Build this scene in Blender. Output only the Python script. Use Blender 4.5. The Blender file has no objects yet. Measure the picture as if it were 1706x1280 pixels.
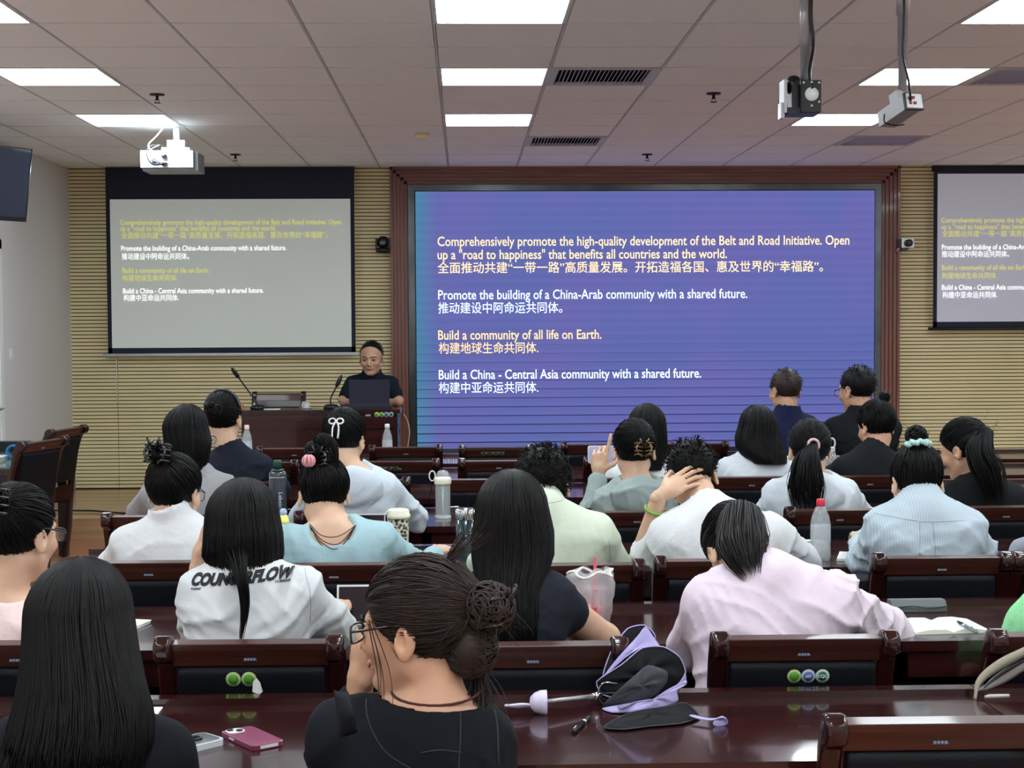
import bpy, bmesh, math, random
import numpy as np
from mathutils import Vector, Matrix
from mathutils.bvhtree import BVHTree
random.seed(7); RNG = np.random.default_rng(7)
S = bpy.context.scene
COL = S.collection
PI = math.pi

# ------------------------------------------------------------------ camera, world, exposure
CZ = 1.62
FPX, YAW, PIT, ROL = 2519.6, 0.031449, 0.041097, -0.005322
_F = Vector((math.sin(YAW)*math.cos(PIT), math.cos(YAW)*math.cos(PIT), -math.sin(PIT)))
_R0 = Vector((math.cos(YAW), -math.sin(YAW), 0)); _U0 = _R0.cross(_F)
_R = _R0*math.cos(ROL)+_U0*math.sin(ROL); _U = _U0*math.cos(ROL)-_R0*math.sin(ROL)
cd = bpy.data.cameras.new('camera'); cam = bpy.data.objects.new('camera', cd); COL.objects.link(cam)
cd.sensor_width = 36.0; cd.lens = FPX/1706*36.0; cd.clip_start = .05; cd.clip_end = 100
m = Matrix((( _R.x,_U.x,-_F.x,0),(_R.y,_U.y,-_F.y,0),(_R.z,_U.z,-_F.z,CZ),(0,0,0,1)))
cam.matrix_world = m; S.camera = cam
S.view_settings.view_transform = 'Standard'; S.view_settings.look = 'None'; S.view_settings.gamma = 1
S.view_settings.use_curve_mapping = False
S.view_settings.exposure = 0.0
wd = bpy.data.worlds.new('world'); S.world = wd; wd.use_nodes = True
wd.node_tree.nodes['Background'].inputs[0].default_value = (.5,.52,.56,1)
wd.node_tree.nodes['Background'].inputs[1].default_value = .3
LAMP = 25            # strength of the ceiling panels

def W(u, v, Y):       # the point of the room at distance Y that the photograph shows at u, v
    d = _F*FPX+_R*(u-853)-_U*(v-640); k = Y/d.y
    return Vector((d.x*k, Y, CZ+d.z*k))
def WZ(u, v, z):      # the same on a level surface
    d = _F*FPX+_R*(u-853)-_U*(v-640); k = (z-CZ)/d.z
    return Vector((d.x*k, d.y*k, z))

# ------------------------------------------------------------------ materials
def lin(c):
    return tuple(((x/255)/12.92 if x/255 <= .04045 else (((x/255)+.055)/1.055)**2.4) for x in c)+(1,)
MATS = {}
def mat(name, rgb, rough=.6, metal=0, coat=0, noise=0, nscale=20, bump=0, bscale=60, emit=0, trans=0, ior=1.45, sss=0, stretch=None, spec=.5, sheen=0, rgb2=None, alpha=1):
    if name in MATS: return MATS[name]
    M = bpy.data.materials.new(name); M.use_nodes = True; nt = M.node_tree; b = nt.nodes['Principled BSDF']; L = nt.links.new
    c = lin(rgb); b.inputs['Base Color'].default_value = c; b.inputs['Roughness'].default_value = rough
    b.inputs['Metallic'].default_value = metal; b.inputs['Coat Weight'].default_value = coat; b.inputs['Coat Roughness'].default_value = .06
    b.inputs['Specular IOR Level'].default_value = spec
    b.inputs['Transmission Weight'].default_value = trans; b.inputs['IOR'].default_value = ior; b.inputs['Alpha'].default_value = alpha
    if sheen: b.inputs['Sheen Weight'].default_value = sheen
    if sss: b.inputs['Subsurface Weight'].default_value = sss; b.inputs['Subsurface Radius'].default_value = (.012,.005,.003); b.inputs['Subsurface Scale'].default_value = 1
    if emit: b.inputs['Emission Color'].default_value = c; b.inputs['Emission Strength'].default_value = emit
    tc = nt.nodes.new('ShaderNodeTexCoord'); mp = nt.nodes.new('ShaderNodeMapping'); L(tc.outputs['Object'], mp.inputs[0])
    if stretch: mp.inputs['Scale'].default_value = stretch
    if noise or rgb2:
        n = nt.nodes.new('ShaderNodeTexNoise'); n.inputs['Scale'].default_value = nscale; n.inputs['Detail'].default_value = 5; L(mp.outputs[0], n.inputs['Vector'])
        r = nt.nodes.new('ShaderNodeValToRGB'); r.color_ramp.elements[0].position = .3; r.color_ramp.elements[1].position = .7
        a = lin(rgb2) if rgb2 else tuple(x*(1-noise) for x in c[:3])+(1,); d = c if rgb2 else tuple(min(1,x*(1+noise)) for x in c[:3])+(1,)
        r.color_ramp.elements[0].color = a; r.color_ramp.elements[1].color = d
        L(n.outputs[0], r.inputs[0]); L(r.outputs[0], b.inputs['Base Color'])
    if bump:
        n2 = nt.nodes.new('ShaderNodeTexNoise'); n2.inputs['Scale'].default_value = bscale; n2.inputs['Detail'].default_value = 4; L(mp.outputs[0], n2.inputs['Vector'])
        bp = nt.nodes.new('ShaderNodeBump'); bp.inputs['Strength'].default_value = bump; bp.inputs['Distance'].default_value = .01
        L(n2.outputs[0], bp.inputs['Height']); L(bp.outputs[0], b.inputs['Normal'])
    MATS[name] = M; return M
def wood(name, rgb, rgb2, rough=.22, coat=.6, axis='x'):
    sc = {'x':(.6,14,14),'y':(14,.6,14),'z':(14,14,.6)}[axis]
    return mat(name, rgb, rough=rough, coat=coat, rgb2=rgb2, nscale=3, stretch=sc)
m_wood = wood('mahogany', (54,20,21), (36,12,14), rough=.2, coat=.5)
m_woodz = wood('mahogany_upright', (48,18,19), (32,11,12), rough=.14, coat=.2, axis='z')
m_rail = wood('mahogany_rail', (76,36,28), (52,23,19), rough=.42, coat=.15)
m_frame = wood('frame_wood', (140,92,80), (116,72,62), rough=.35, coat=.25)
m_framez = wood('frame_wood_upright', (140,92,80), (116,72,62), rough=.35, coat=.25, axis='z')
m_floor = wood('floor_wood', (168,112,80), (142,90,64), rough=.28, coat=.3)
m_stage = wood('stage_wood', (176,140,104), (150,114,80), rough=.25, coat=.4)
m_pad = mat('black_leather', (12,15,21), rough=.5, spec=.22, bump=.12, bscale=180)
m_slat = mat('cream_slat', (236,220,172), rough=.55, noise=.04, nscale=3)
m_slatgap = mat('slat_groove', (58,48,30), rough=.9)
m_wall = mat('wall_paint', (212,210,208), rough=.8, bump=.03, bscale=120)
m_grid = mat('ceiling_joint', (52,46,48), rough=.8)
m_silver = mat('brushed_metal', (150,155,158), rough=.25, metal=1, noise=.15, nscale=2)
m_chrome = mat('chrome', (200,202,205), rough=.12, metal=1)
m_black = mat('black_plastic', (18,19,22), rough=.35)
m_blackm = mat('black_cloth_border', (32,37,54), rough=.8)
m_white = mat('white_plastic', (216,219,221), rough=.35)
m_paper = mat('paper', (226,228,224), rough=.8)
m_grey = mat('grey_plastic', (120,124,130), rough=.45)
m_steel = mat('painted_tube', (170,168,172), rough=.3, metal=.4)
m_skin = mat('skin', (196,150,122), rough=.5, sss=.12, noise=.06, nscale=25, bump=.05, bscale=220)
m_skin2 = mat('pale_skin', (206,167,141), rough=.5, sss=.12, noise=.05, nscale=25)
m_skin3 = mat('tanned_skin', (188,146,120), rough=.5, sss=.12, noise=.08, nscale=30, bump=.05, bscale=200)
m_lips = mat('lips', (168,98,86), rough=.45)
m_hair = mat('black_hair', (12,11,12), rough=.52, spec=.2, noise=.35, nscale=14, stretch=(3,3,.6))
m_hairb = mat('brown_hair', (42,31,27), rough=.5, spec=.32, noise=.35, nscale=14, stretch=(3,3,.6))
m_clear = mat('clear_plastic', (225,232,235), rough=.12, alpha=.28, coat=.6)
m_glassy = mat('lens', (240,245,245), rough=.02, trans=1, ior=1.05)
m_denim = mat('dark_trousers', (30,34,44), rough=.85, bump=.2, bscale=90)

# ------------------------------------------------------------------ mesh helpers
def link(name, me, mt=None, parent=None, smooth=False):
    o = bpy.data.objects.new(name, me); COL.objects.link(o)
    if mt is not None:
        for x in (mt if isinstance(mt, (list,tuple)) else [mt]): me.materials.append(x)
    if smooth: me.polygons.foreach_set('use_smooth', [True]*len(me.polygons))
    if parent is not None: o.parent = parent
    return o
def obj(name, bm, mt, parent=None, smooth=False, bevel=0, seg=2):
    if bevel:
        bmesh.ops.bevel(bm, geom=[e for e in bm.edges if len(e.link_faces) == 2 and e.calc_face_angle(0) > .6], offset=bevel, segments=seg, affect='EDGES', profile=.6, clamp_overlap=True)
    me = bpy.data.meshes.new(name); bm.to_mesh(me); bm.free()
    o = link(name, me, mt, parent, smooth)
    if bevel and smooth:
        try: me.set_sharp_from_angle(angle=.6)
        except Exception: pass
    return o
def raw(name, V, Fc, mt, parent=None, smooth=True):
    me = bpy.data.meshes.new(name)
    V = np.asarray(V, dtype=np.float32); Fc = np.asarray(Fc, dtype=np.int32)
    n = len(Fc); k = Fc.shape[1] if n else 4
    me.vertices.add(len(V)); me.vertices.foreach_set('co', V.ravel())
    me.loops.add(n*k); me.loops.foreach_set('vertex_index', Fc.ravel())
    me.polygons.add(n); me.polygons.foreach_set('loop_start', np.arange(0, n*k, k, dtype=np.int32))
    me.update(calc_edges=True); me.validate()
    return link(name, me, mt, parent, smooth)
def box(bm, x0, x1, y0, y1, z0, z1, mi=0, M=None):
    vs = [bm.verts.new((x,y,z)) for z in (z0,z1) for y in (y0,y1) for x in (x0,x1)]
    if M is not None:
        for v in vs: v.co = M @ v.co
    for q in ((0,2,3,1),(4,5,7,6),(0,1,5,4),(2,6,7,3),(0,4,6,2),(1,3,7,5)):
        f = bm.faces.new([vs[i] for i in q]); f.material_index = mi
def BX(*a, **k):
    bm = bmesh.new(); box(bm, *a, **k); return bm
def lathe(bm, prof, c=(0,0,0), n=24, mi=0, M=None, cap=True, fn=None):
    rings = []
    for r, z in prof:
        ring = []
        for i in range(n):
            a = 2*PI*i/n; p = Vector((r*math.cos(a), r*math.sin(a), z))
            if fn: p = fn(p)
            if M is not None: p = M @ p
            ring.append(bm.verts.new(p+Vector(c)))
        rings.append(ring)
    for a, b in zip(rings, rings[1:]):
        for i in range(n):
            f = bm.faces.new((a[i], a[(i+1)%n], b[(i+1)%n], b[i])); f.material_index = mi; f.smooth = True
    if cap:
        for ring, rev in ((rings[0], True), (rings[-1], False)):
            f = bm.faces.new(ring[::-1] if rev else ring); f.material_index = mi
def LA(prof, **k):
    bm = bmesh.new(); lathe(bm, prof, **k); return bm
def sweep(bm, pts, rad, n=8, mi=0, closed=False, flat=1.0):
    pts = [Vector(p) for p in pts]; m = len(pts)
    rads = rad if isinstance(rad, (list,tuple)) else [rad]*m
    up = Vector((0,0,1)); rings = []
    prev = None
    for i, p in enumerate(pts):
        if closed: t = pts[(i+1)%m]-pts[i-1]
        else: t = pts[min(i+1,m-1)]-pts[max(i-1,0)]
        t.normalize()
        a = prev if prev is not None else (up if abs(t.dot(up)) < .9 else Vector((1,0,0)))
        a = a - t*a.dot(t); a.normalize(); prev = a; b = t.cross(a)
        rings.append([bm.verts.new(p+(a*math.cos(2*PI*j/n)*flat+b*math.sin(2*PI*j/n))*rads[i]) for j in range(n)])
    prs = list(zip(rings, rings[1:])) + ([(rings[-1], rings[0])] if closed else [])
    for A, B in prs:
        for j in range(n):
            f = bm.faces.new((A[j],A[(j+1)%n],B[(j+1)%n],B[j])); f.material_index = mi; f.smooth = True
    if not closed:
        f = bm.faces.new(rings[0][::-1]); f.material_index = mi
        f = bm.faces.new(rings[-1]); f.material_index = mi
def SW(pts, rad, **k):
    bm = bmesh.new(); sweep(bm, pts, rad, **k); bmesh.ops.recalc_face_normals(bm, faces=bm.faces); return bm
def smoothpath(pts, n=24):
    P = [Vector(p) for p in pts]; P = [2*P[0]-P[1]]+P+[2*P[-1]-P[-2]]; out = []
    segs = len(P)-3
    for i in range(n+1):
        t = i/n*segs; k = min(int(t), segs-1); t -= k; a,b,c,d = P[k:k+4]
        out.append(.5*((2*b)+(c-a)*t+(2*a-5*b+4*c-d)*t*t+(3*b-a-3*c+d)*t**3))
    return out
def prism(bm, poly, h0, h1, M=None, mi=0, ax='z'):
    def P(a, b, h):
        p = {'z':(a,b,h),'y':(a,h,b),'x':(h,a,b)}[ax]; p = Vector(p)
        return M @ p if M is not None else p
    lo = [bm.verts.new(P(a,b,h0)) for a,b in poly]; hi = [bm.verts.new(P(a,b,h1)) for a,b in poly]; n = len(poly)
    fs = [bm.faces.new(lo[::-1]), bm.faces.new(hi)]+[bm.faces.new((lo[i],lo[(i+1)%n],hi[(i+1)%n],hi[i])) for i in range(n)]
    for f in fs: f.material_index = mi
    bmesh.ops.recalc_face_normals(bm, faces=fs)
def rrect(w, h, r, n=5):
    out = []
    for cx, cy, a0 in ((w/2-r,h/2-r,0),(-w/2+r,h/2-r,PI/2),(-w/2+r,-h/2+r,PI),(w/2-r,-h/2+r,1.5*PI)):
        out += [(cx+r*math.cos(a0+PI/2*i/n), cy+r*math.sin(a0+PI/2*i/n)) for i in range(n+1)]
    return out
def text(name, s, size, mt, loc, rot=(PI/2,0,0), parent=None, width=None, ext=.0005, align='LEFT', bold=0, shear=0, keep=True):
    c = bpy.data.curves.new(name, 'FONT'); c.body = s; c.size = size; c.extrude = ext; c.align_x = align; c.offset = bold; c.shear = shear
    c.resolution_u = 3
    t = bpy.data.objects.new(name, c); COL.objects.link(t); bpy.context.view_layer.update()
    me = bpy.data.meshes.new_from_object(t.evaluated_get(bpy.context.evaluated_depsgraph_get()))
    COL.objects.unlink(t); bpy.data.objects.remove(t)
    if width:
        xs = [v.co.x for v in me.vertices]; w = max(xs)-min(xs)
        if align == 'LEFT': x0 = min(xs)
        else: x0 = 0
        for v in me.vertices: v.co.x = (v.co.x-x0)*width/w
    me.materials.clear()
    o = link(name, me, mt, parent); o.location = loc; o.rotation_euler = rot
    return o
def thing(name, label, cat, loc=(0,0,0), rz=0, group=None):
    o = bpy.data.objects.new(name, None); COL.objects.link(o); o.empty_display_size = .1
    o.location = loc; o.rotation_euler = (0,0,rz); o['label'] = label; o['category'] = cat
    if group: o['group'] = group
    return o
def tag(o, label, cat, group=None, kind=None):
    o['label'] = label; o['category'] = cat
    if group: o['group'] = group
    if kind: o['kind'] = kind
    return o
def struct(name, bm, mt, smooth=False, **k):
    o = obj(name, bm, mt, None, smooth, **k); o['kind'] = 'structure'; return o
def copy_tree(o, parent=None, loc=None, rz=None, label=None, group=None):
    c = o.copy(); COL.objects.link(c)
    if parent is not None: c.parent = parent
    for ch in list(o.children): copy_tree(ch, c)
    if loc is not None: c.location = loc
    if rz is not None: c.rotation_euler = (0,0,rz)
    if label: c['label'] = label
    if group: c['group'] = group
    return c
# ------------------------------------------------------------------ room shell
XL, XR, YB, YF, ZC, ZS = -3.45, 6.67, -3.2, 13.4, 2.98, .165
GX, GY, G = -.129, 6.95, .6
struct('floor', BX(XL-.1, XR+.1, YB-.1, YF+.2, -.1, 0), m_floor)
struct('floor_stage', BX(XL, XR, 11.37, YF, 0, ZS), m_stage, bevel=.006)
struct('wall_left', BX(XL-.12, XL, YB, YF+.12, 0, ZC+.1), m_wall)
struct('wall_right', BX(XR, XR+.12, YB, YF+.12, 0, ZC+.1), m_wall)
struct('wall_back', BX(XL-.12, XR+.12, YB-.12, YB, 0, ZC+.1), m_wall)
# front wall: backing and one run of horizontal slats each side of the wooden surround
bm = bmesh.new(); box(bm, XL-.1, XR+.1, YF+.012, YF+.14, 0, ZC+.1, mi=1)
for x0, x1 in ((XL, W(197,700,YF).x-.002), (W(197,700,YF).x+.002, -.645), (3.865, XR)):
    z = ZS+.012
    while z < ZC:
        box(bm, x0, x1, YF, YF+.013, z, min(z+.0245, ZC)); z += .0322
struct('wall_front', bm, [m_slat, m_slatgap])
bm = BX(XL, XL+.018, YB, 9.19, 0, .13); box(bm, XL, XL+.018, 11.4, YF, ZS, ZS+.13)
struct('baseboard_left', bm, mat('skirting', (150,140,132), rough=.5))
# ceiling: square metal tiles in a grid, the lamp and grille cells left open
m_tile = mat('ceiling_tile', (243,242,241), rough=.7, bump=.25, bscale=14, stretch=(.6,4,1))
lampc = [(k, r) for k in (-4, 0, 4, 8) for r in (-16,-13,-10,-7,-4,-1,2,5)]
ventc = [(1,2),(1,7),(5,2),(5,7)]
bm = bmesh.new(); box(bm, XL-.1, XR+.1, YB-.1, YF+.1, ZC+.05, ZC+.12, mi=1)
for k in range(-6, 12):
    for r in range(-17, 11):
        x0 = GX+G*k; x1 = x0+G; y0 = GY+G*r; y1 = y0+G
        x0c, x1c, y0c, y1c = max(x0,XL), min(x1,XR), max(y0,YB), min(y1,YF)
        if x1c-x0c < .03 or y1c-y0c < .03 or (k,r) in lampc or (k,r) in ventc: continue
        box(bm, x0c+.0085, x1c-.0085, y0c+.011, y1c-.011, ZC, ZC+.02)
for k in range(-6, 12):
    x = GX+G*k
    if XL+.03 < x < XR-.03: box(bm, x-.005, x+.005, YB, YF, ZC-.002, ZC+.03, mi=2)
struct('ceiling', bm, [m_tile, m_grid, mat('ceiling_bar', (200,198,198), rough=.5)])
# ------------------------------------------------------------------ ceiling lamps
m_lampf = mat('lamp_frame', (210,215,215), rough=.5)
m_lamp = mat('lamp_diffuser', (236,250,255), rough=.6, emit=LAMP)
colname = {-4:'by the left wall', 0:'over the middle aisle', 4:'over the right-hand desks', 8:'far to the right'}
rown = {5:'nearest the front wall', 2:'second from the front wall', -1:'third from the front wall', -4:'fourth from the front wall'}
for k, r in lampc:
    x0, y0 = GX+G*k, GY+G*r
    if y0+G < YB or x0+G > XR: continue
    t = thing('ceiling_light', 'square white glowing ceiling panel %s, %s' % (colname[k], rown.get(r, 'in the %s row behind the photographer' % {-7:'first',-10:'second',-13:'third'}.get(r,'last'))), 'ceiling light', (x0+.3, y0+.3, ZC), group='square ceiling light panels')
    bm = bmesh.new()
    for a in ((-.297,-.283,-.297,.297),(.283,.297,-.297,.297),(-.283,.283,-.297,-.283),(-.283,.283,.283,.297)): box(bm, *a, -.004, .03)
    obj('frame', bm, m_lampf, t)
    obj('diffuser', BX(-.283,.283,-.283,.283,.002,.012), m_lamp, t)
# grilles
m_vent = mat('vent_metal', (188,184,188), rough=.45); m_vdark = mat('vent_inside', (26,24,28), rough=.9)
vl = {(1,2):'louvred air grille beside the second middle ceiling light', (1,7):'louvred air grille close to the top of the wooden screen surround',
      (5,2):'louvred air grille at right beside the far right lit panel', (5,7):'louvred air grille near the front wall at right'}
for (k, r) in ventc:
    t = thing('air_vent', vl[(k,r)], 'air vent', (GX+G*k+.3, GY+G*r+.3, ZC), group='ceiling air grilles')
    obj('backing', BX(-.29,.29,-.29,.29,.03,.035), m_vdark, t)
    bm = bmesh.new()
    for a in ((-.295,-.255,-.295,.295),(.255,.295,-.295,.295),(-.255,.255,-.295,-.255),(-.255,.255,.255,.295)): box(bm, *a, -.006, .012)
    obj('frame', bm, m_vent, t)
    bm = bmesh.new()
    for i in range(22):
        x = -.245+i*.0233; Mx = Matrix.Translation((x,0,.012)) @ Matrix.Rotation(.55 if k == 1 else -.6, 4, 'Y')
        box(bm, -.0015, .0015, -.255, .255, -.012, .012, M=Mx)
    obj('louvres', bm, m_vent, t)
# sprinklers, smoke detector
m_brass = mat('dark_metal', (60,50,50), rough=.4, metal=.7)
for (x, y, l) in ((-1.81,9.09,'small dark sprinkler head on the ceiling above the left white projector'),(-1.83,12.3,'small sprinkler head on the ceiling in front of left projection screen'),
                  (1.5,9.06,'small dark sprinkler head on the ceiling left of the black ceiling camera'),(1.5,12.35,'small sprinkler head near top of the wooden surround, right of centre')):
    t = thing('sprinkler', l, 'sprinkler', (x,y,ZC), group='ceiling sprinkler heads')
    obj('escutcheon', LA([(.001,0),(.045,0),(.042,-.008),(.001,-.01)], n=20), m_brass, t)
    bm = LA([(.009,-.008),(.009,-.03),(.012,-.034),(.004,-.036)], n=12)
    lathe(bm, [(.002,-.052),(.02,-.052),(.02,-.055),(.002,-.055)], n=12); box(bm,-.012,-.009,-.002,.002,-.053,-.03); box(bm,.009,.012,-.002,.002,-.053,-.03)
    obj('head', bm, m_brass, t)
t = thing('smoke_detector', 'round cream smoke detector on the ceiling above the left edge of the big screen', 'smoke detector', (-.294,10.96,ZC))
obj('base', LA([(.001,0),(.055,0),(.055,-.012),(.001,-.012)]), mat('cream_plastic',(220,205,170),rough=.5), t)
obj('sensor', LA([(.045,-.012),(.042,-.03),(.03,-.042),(.001,-.045)]), MATS['cream_plastic'], t)
# ------------------------------------------------------------------ surround and the big screen
CXL = 1.61
bm = bmesh.new(); bmv = bmesh.new()
x0, x1, xi0, xi1, zt, zi = -.64, 3.86, -.485, 3.705, ZC, 2.825
for i in range(5):                                   # stepped ribs going inwards
    a, b = i*.031, (i+1)*.031-.009; d = .10-.016*i
    box(bm, x0+a, x1-a, YF-d, YF+.01, zt-b, zt-a)
    box(bmv, x0+a, x0+b, YF-d, YF+.01, ZS, zt-a); box(bmv, x1-b, x1-a, YF-d, YF+.01, ZS, zt-a)
    g0, g1 = b, (i+1)*.031
    box(bm, x0+g0, x1-g0, YF-d+.022, YF+.01, zt-g1, zt-g0)
    box(bmv, x0+g0, x0+g1, YF-d+.022, YF+.01, ZS, zt-g1); box(bmv, x1-g1, x1-g0, YF-d+.022, YF+.01, ZS, zt-g1)
struct('trim_1', bm, m_frame, bevel=.002); struct('trim_2', bmv, m_framez)
t = thing('led_screen', 'huge blue LED screen with English and Chinese lecture text in a wooden surround', 'screen', (CXL, YF, 0))
bz0, bz1 = .46, 2.825
bm = bmesh.new()
for a in ((-2.095,-2.04,bz0,bz1),(2.04,2.095,bz0,bz1),(-2.04,2.04,2.775,bz1),(-2.04,2.04,bz0,.5)): box(bm, a[0], a[1], -.055, .01, a[2], a[3])
obj('bezel', bm, mat('bezel_metal',(92,97,100),rough=.28,metal=1,noise=.3,nscale=3), t, bevel=.006)
bm = bmesh.new()
for a in ((-2.04,-2.03,.5,2.775),(2.045,2.04,.5,2.775),(-2.04,2.04,2.768,2.775)): box(bm, a[0], a[1], -.045, .0, a[2], a[3])
obj('gasket', bm, m_black, t)
obj('plinth', BX(-2.095,2.095,-.05,.01,ZS,bz0), m_black, t)
M = bpy.data.materials.new('led_picture'); M.use_nodes = True; nt = M.node_tree; L = nt.links.new; nt.nodes.remove(nt.nodes['Principled BSDF'])
em = nt.nodes.new('ShaderNodeEmission'); out = nt.nodes['Material Output']; L(em.outputs[0], out.inputs[0])
tc = nt.nodes.new('ShaderNodeTexCoord'); sx = nt.nodes.new('ShaderNodeSeparateXYZ'); L(tc.outputs['Object'], sx.inputs[0])
def mth(op, a, b=None, c=None):
    n = nt.nodes.new('ShaderNodeMath'); n.operation = op
    for i, v in enumerate((a,b,c)):
        if v is None: continue
        if isinstance(v, (int,float)): n.inputs[i].default_value = v
        else: L(v, n.inputs[i])
    return n.outputs[0]
X, Z = sx.outputs[0], sx.outputs[2]
# scan lines of the display: fine everywhere, dark ones getting stronger towards the bottom rows
ph = mth('FRACT', mth('MULTIPLY', Z, 1/.0785))
dark = mth('MULTIPLY', mth('LESS_THAN', ph, .13), mth('MULTIPLY', mth('SUBTRACT', 1.6, Z), .8)); dark = mth('MINIMUM', mth('MAXIMUM', dark, 0), .8)
fine = mth('MULTIPLY', mth('SINE', mth('MULTIPLY', Z, 2*PI/.0785)), .035)
k = mth('ADD', mth('SUBTRACT', 1, dark), fine)
nz = nt.nodes.new('ShaderNodeTexNoise'); nz.inputs['Scale'].default_value = 1.1; nz.inputs['Detail'].default_value = 1; L(tc.outputs['Object'], nz.inputs['Vector'])
cr = nt.nodes.new('ShaderNodeValToRGB'); cr.color_ramp.elements[0].color = lin((97,108,176)); cr.color_ramp.elements[1].color = lin((107,106,177))
cr.color_ramp.elements[0].position = .38; cr.color_ramp.elements[1].position = .62; L(nz.outputs[0], cr.inputs[0])
edge = mth('MULTIPLY', mth('MAXIMUM', mth('SUBTRACT', -1.84, X), 0), 4.5)
mx = nt.nodes.new('ShaderNodeMix'); mx.data_type = 'RGBA'; L(mth('MINIMUM', edge, 1), mx.inputs[0]); L(cr.outputs[0], mx.inputs[6]); mx.inputs[7].default_value = lin((72,138,168))
L(mx.outputs[2], em.inputs[0]); L(k, em.inputs[1])
obj('display', BX(-2.04,2.04,-.03,-.01,.5,2.77), M, t)
m_ty = mat('text_yellow', (255,226,178), emit=1.0); m_tb = mat('text_pale', (224,242,255), emit=1.0)
m_to = mat('text_orange', (255,214,160), emit=1.0)
LN = [(729,410,1415,18,'Comprehensively promote the high-quality development of the Belt and Road Initiative. Open',0,1),
      (729,432,1211,18,'up a "road to happiness" that benefits all countries and the world.',0,1),
      (729,454,1371,19,'全面推动共建“一带一路”高质量发展。开拓造福各国、惠及世界的“幸福路”。',0,0),
      (730,499,1245,18,'Promote the building of a China-Arab community with a shared future.',1,1),
      (730,521,937,19,'推动建设中阿命运共同体。',1,0),
      (730,566,1002,18,'Build a community of all life on Earth.',2,1),
      (731,588,897,19,'构建地球生命共同体.',2,0),
      (731,632,1168,18,'Build a China - Central Asia community with a shared future.',1,1),
      (731,654,897,19,'构建中亚命运共同体.',1,0)]
lrat = 2.3             # letter height factor used by the two projections as well
for u, v, u1, h, s, c, lat in LN:
    a = W(u, v, YF-.03); b = W(u1, v, YF-.03)
    text('caption', s, .118 if lat else .108, (m_ty,m_tb,m_to)[c], (a.x-CXL, -.031, a.z), parent=t, width=b.x-a.x, ext=.0006, bold=.0012 if lat else .0006)
# ------------------------------------------------------------------ projection screens
m_scr = mat('screen_fabric_glow', (196,202,196), rough=.85, emit=.26)  # fabric given a glow in place of the projector's light on it
m_scr2 = mat('screen_fabric_blue_glow', (186,188,202), rough=.85, emit=.26)  # same painted-in projector glow, bluer
m_py = mat('projected_yellow', (226,226,110), rough=.8, emit=.5); m_pw = mat('projected_white', (252,254,254), rough=.8, emit=.95)  # letters glow to stand in for the projected light
def proj_screen(x0, x1, ztop, zpic, zbot, label, u0, lines, bar, fab):
    cx = (x0+x1)/2; t = thing('projection_screen', label, 'projection screen', (cx, 13.28, 0)); w = (x1-x0)/2
    obj('housing', BX(-w, w, .003, .06, ZC-.05, ZC-.001), m_blackm, t, bevel=.005)
    bm = bmesh.new()
    for a in ((-w,w,zpic,ztop),(-w,-w+.035,zbot,zpic),(w-.035,w,zbot,zpic),(-w,w,zbot,zbot+.05)): box(bm, a[0],a[1],-.001,.001,a[2],a[3])
    obj('border', bm, m_blackm, t)
    obj('picture_area', BX(-w+.035, w-.035, -.0008, .0008, zbot+.05, zpic), fab, t)
    obj('weight_bar', SW([(-w-.04,0,zbot-.012),(w+.04,0,zbot-.012)], .014, n=12), bar, t)
    for u, v, u1, s, c, lat in lines:
        a = W(u, v, 13.28); b = W(u1, v, 13.28)
        text('caption', s, .062, m_py if c else m_pw, (a.x-cx, -.0016, a.z), parent=t, width=b.x-a.x, ext=.0003, bold=.0004 if lat else 0)
    return t
P1 = [(200,375,569,LN[0][4],1,1),(200,385,460,LN[1][4],1,1),(202,397,546,LN[2][4],1,0),(202,418,477,LN[3][4],0,1),(203,432,315,LN[4][4],0,0),
      (204,455,349,LN[5][4],1,1),(204,468,296,LN[6][4],1,0),(205,489,439,LN[7][4],0,1),(206,501,298,LN[8][4],0,0)]
proj_screen(-3.1, -.95, 2.93, 2.70, 1.36, 'white pull-down projection screen with black border, left of the big blue screen', 0, P1, m_white, m_scr)
P2 = [(1568,371,1568+369,LN[0][4],1,1),(1568,382,1568+260,LN[1][4],1,1),(1569,394,1569+344,LN[2][4],1,0),(1569,416,1569+275,LN[3][4],0,1),(1569,428,1681,LN[4][4],0,0),
      (1569,450,1714,LN[5][4],1,1),(1569,464,1661,LN[6][4],1,0),(1569,483,1803,LN[7][4],0,1),(1570,496,1662,LN[8][4],0,0)]
proj_screen(4.15, 6.3, 2.97, 2.905, 1.55, 'pull-down projection screen with black border at the right edge', 0, P2, m_black, m_scr2)
# pull cord of the left screen
tag(obj('pull_cord', SW([W(194,598,13.26), W(195,640,13.26), W(196,672,13.26)], .004, n=6), m_white), 'thin white pull cord hanging under left projection screen', 'cord')
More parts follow.
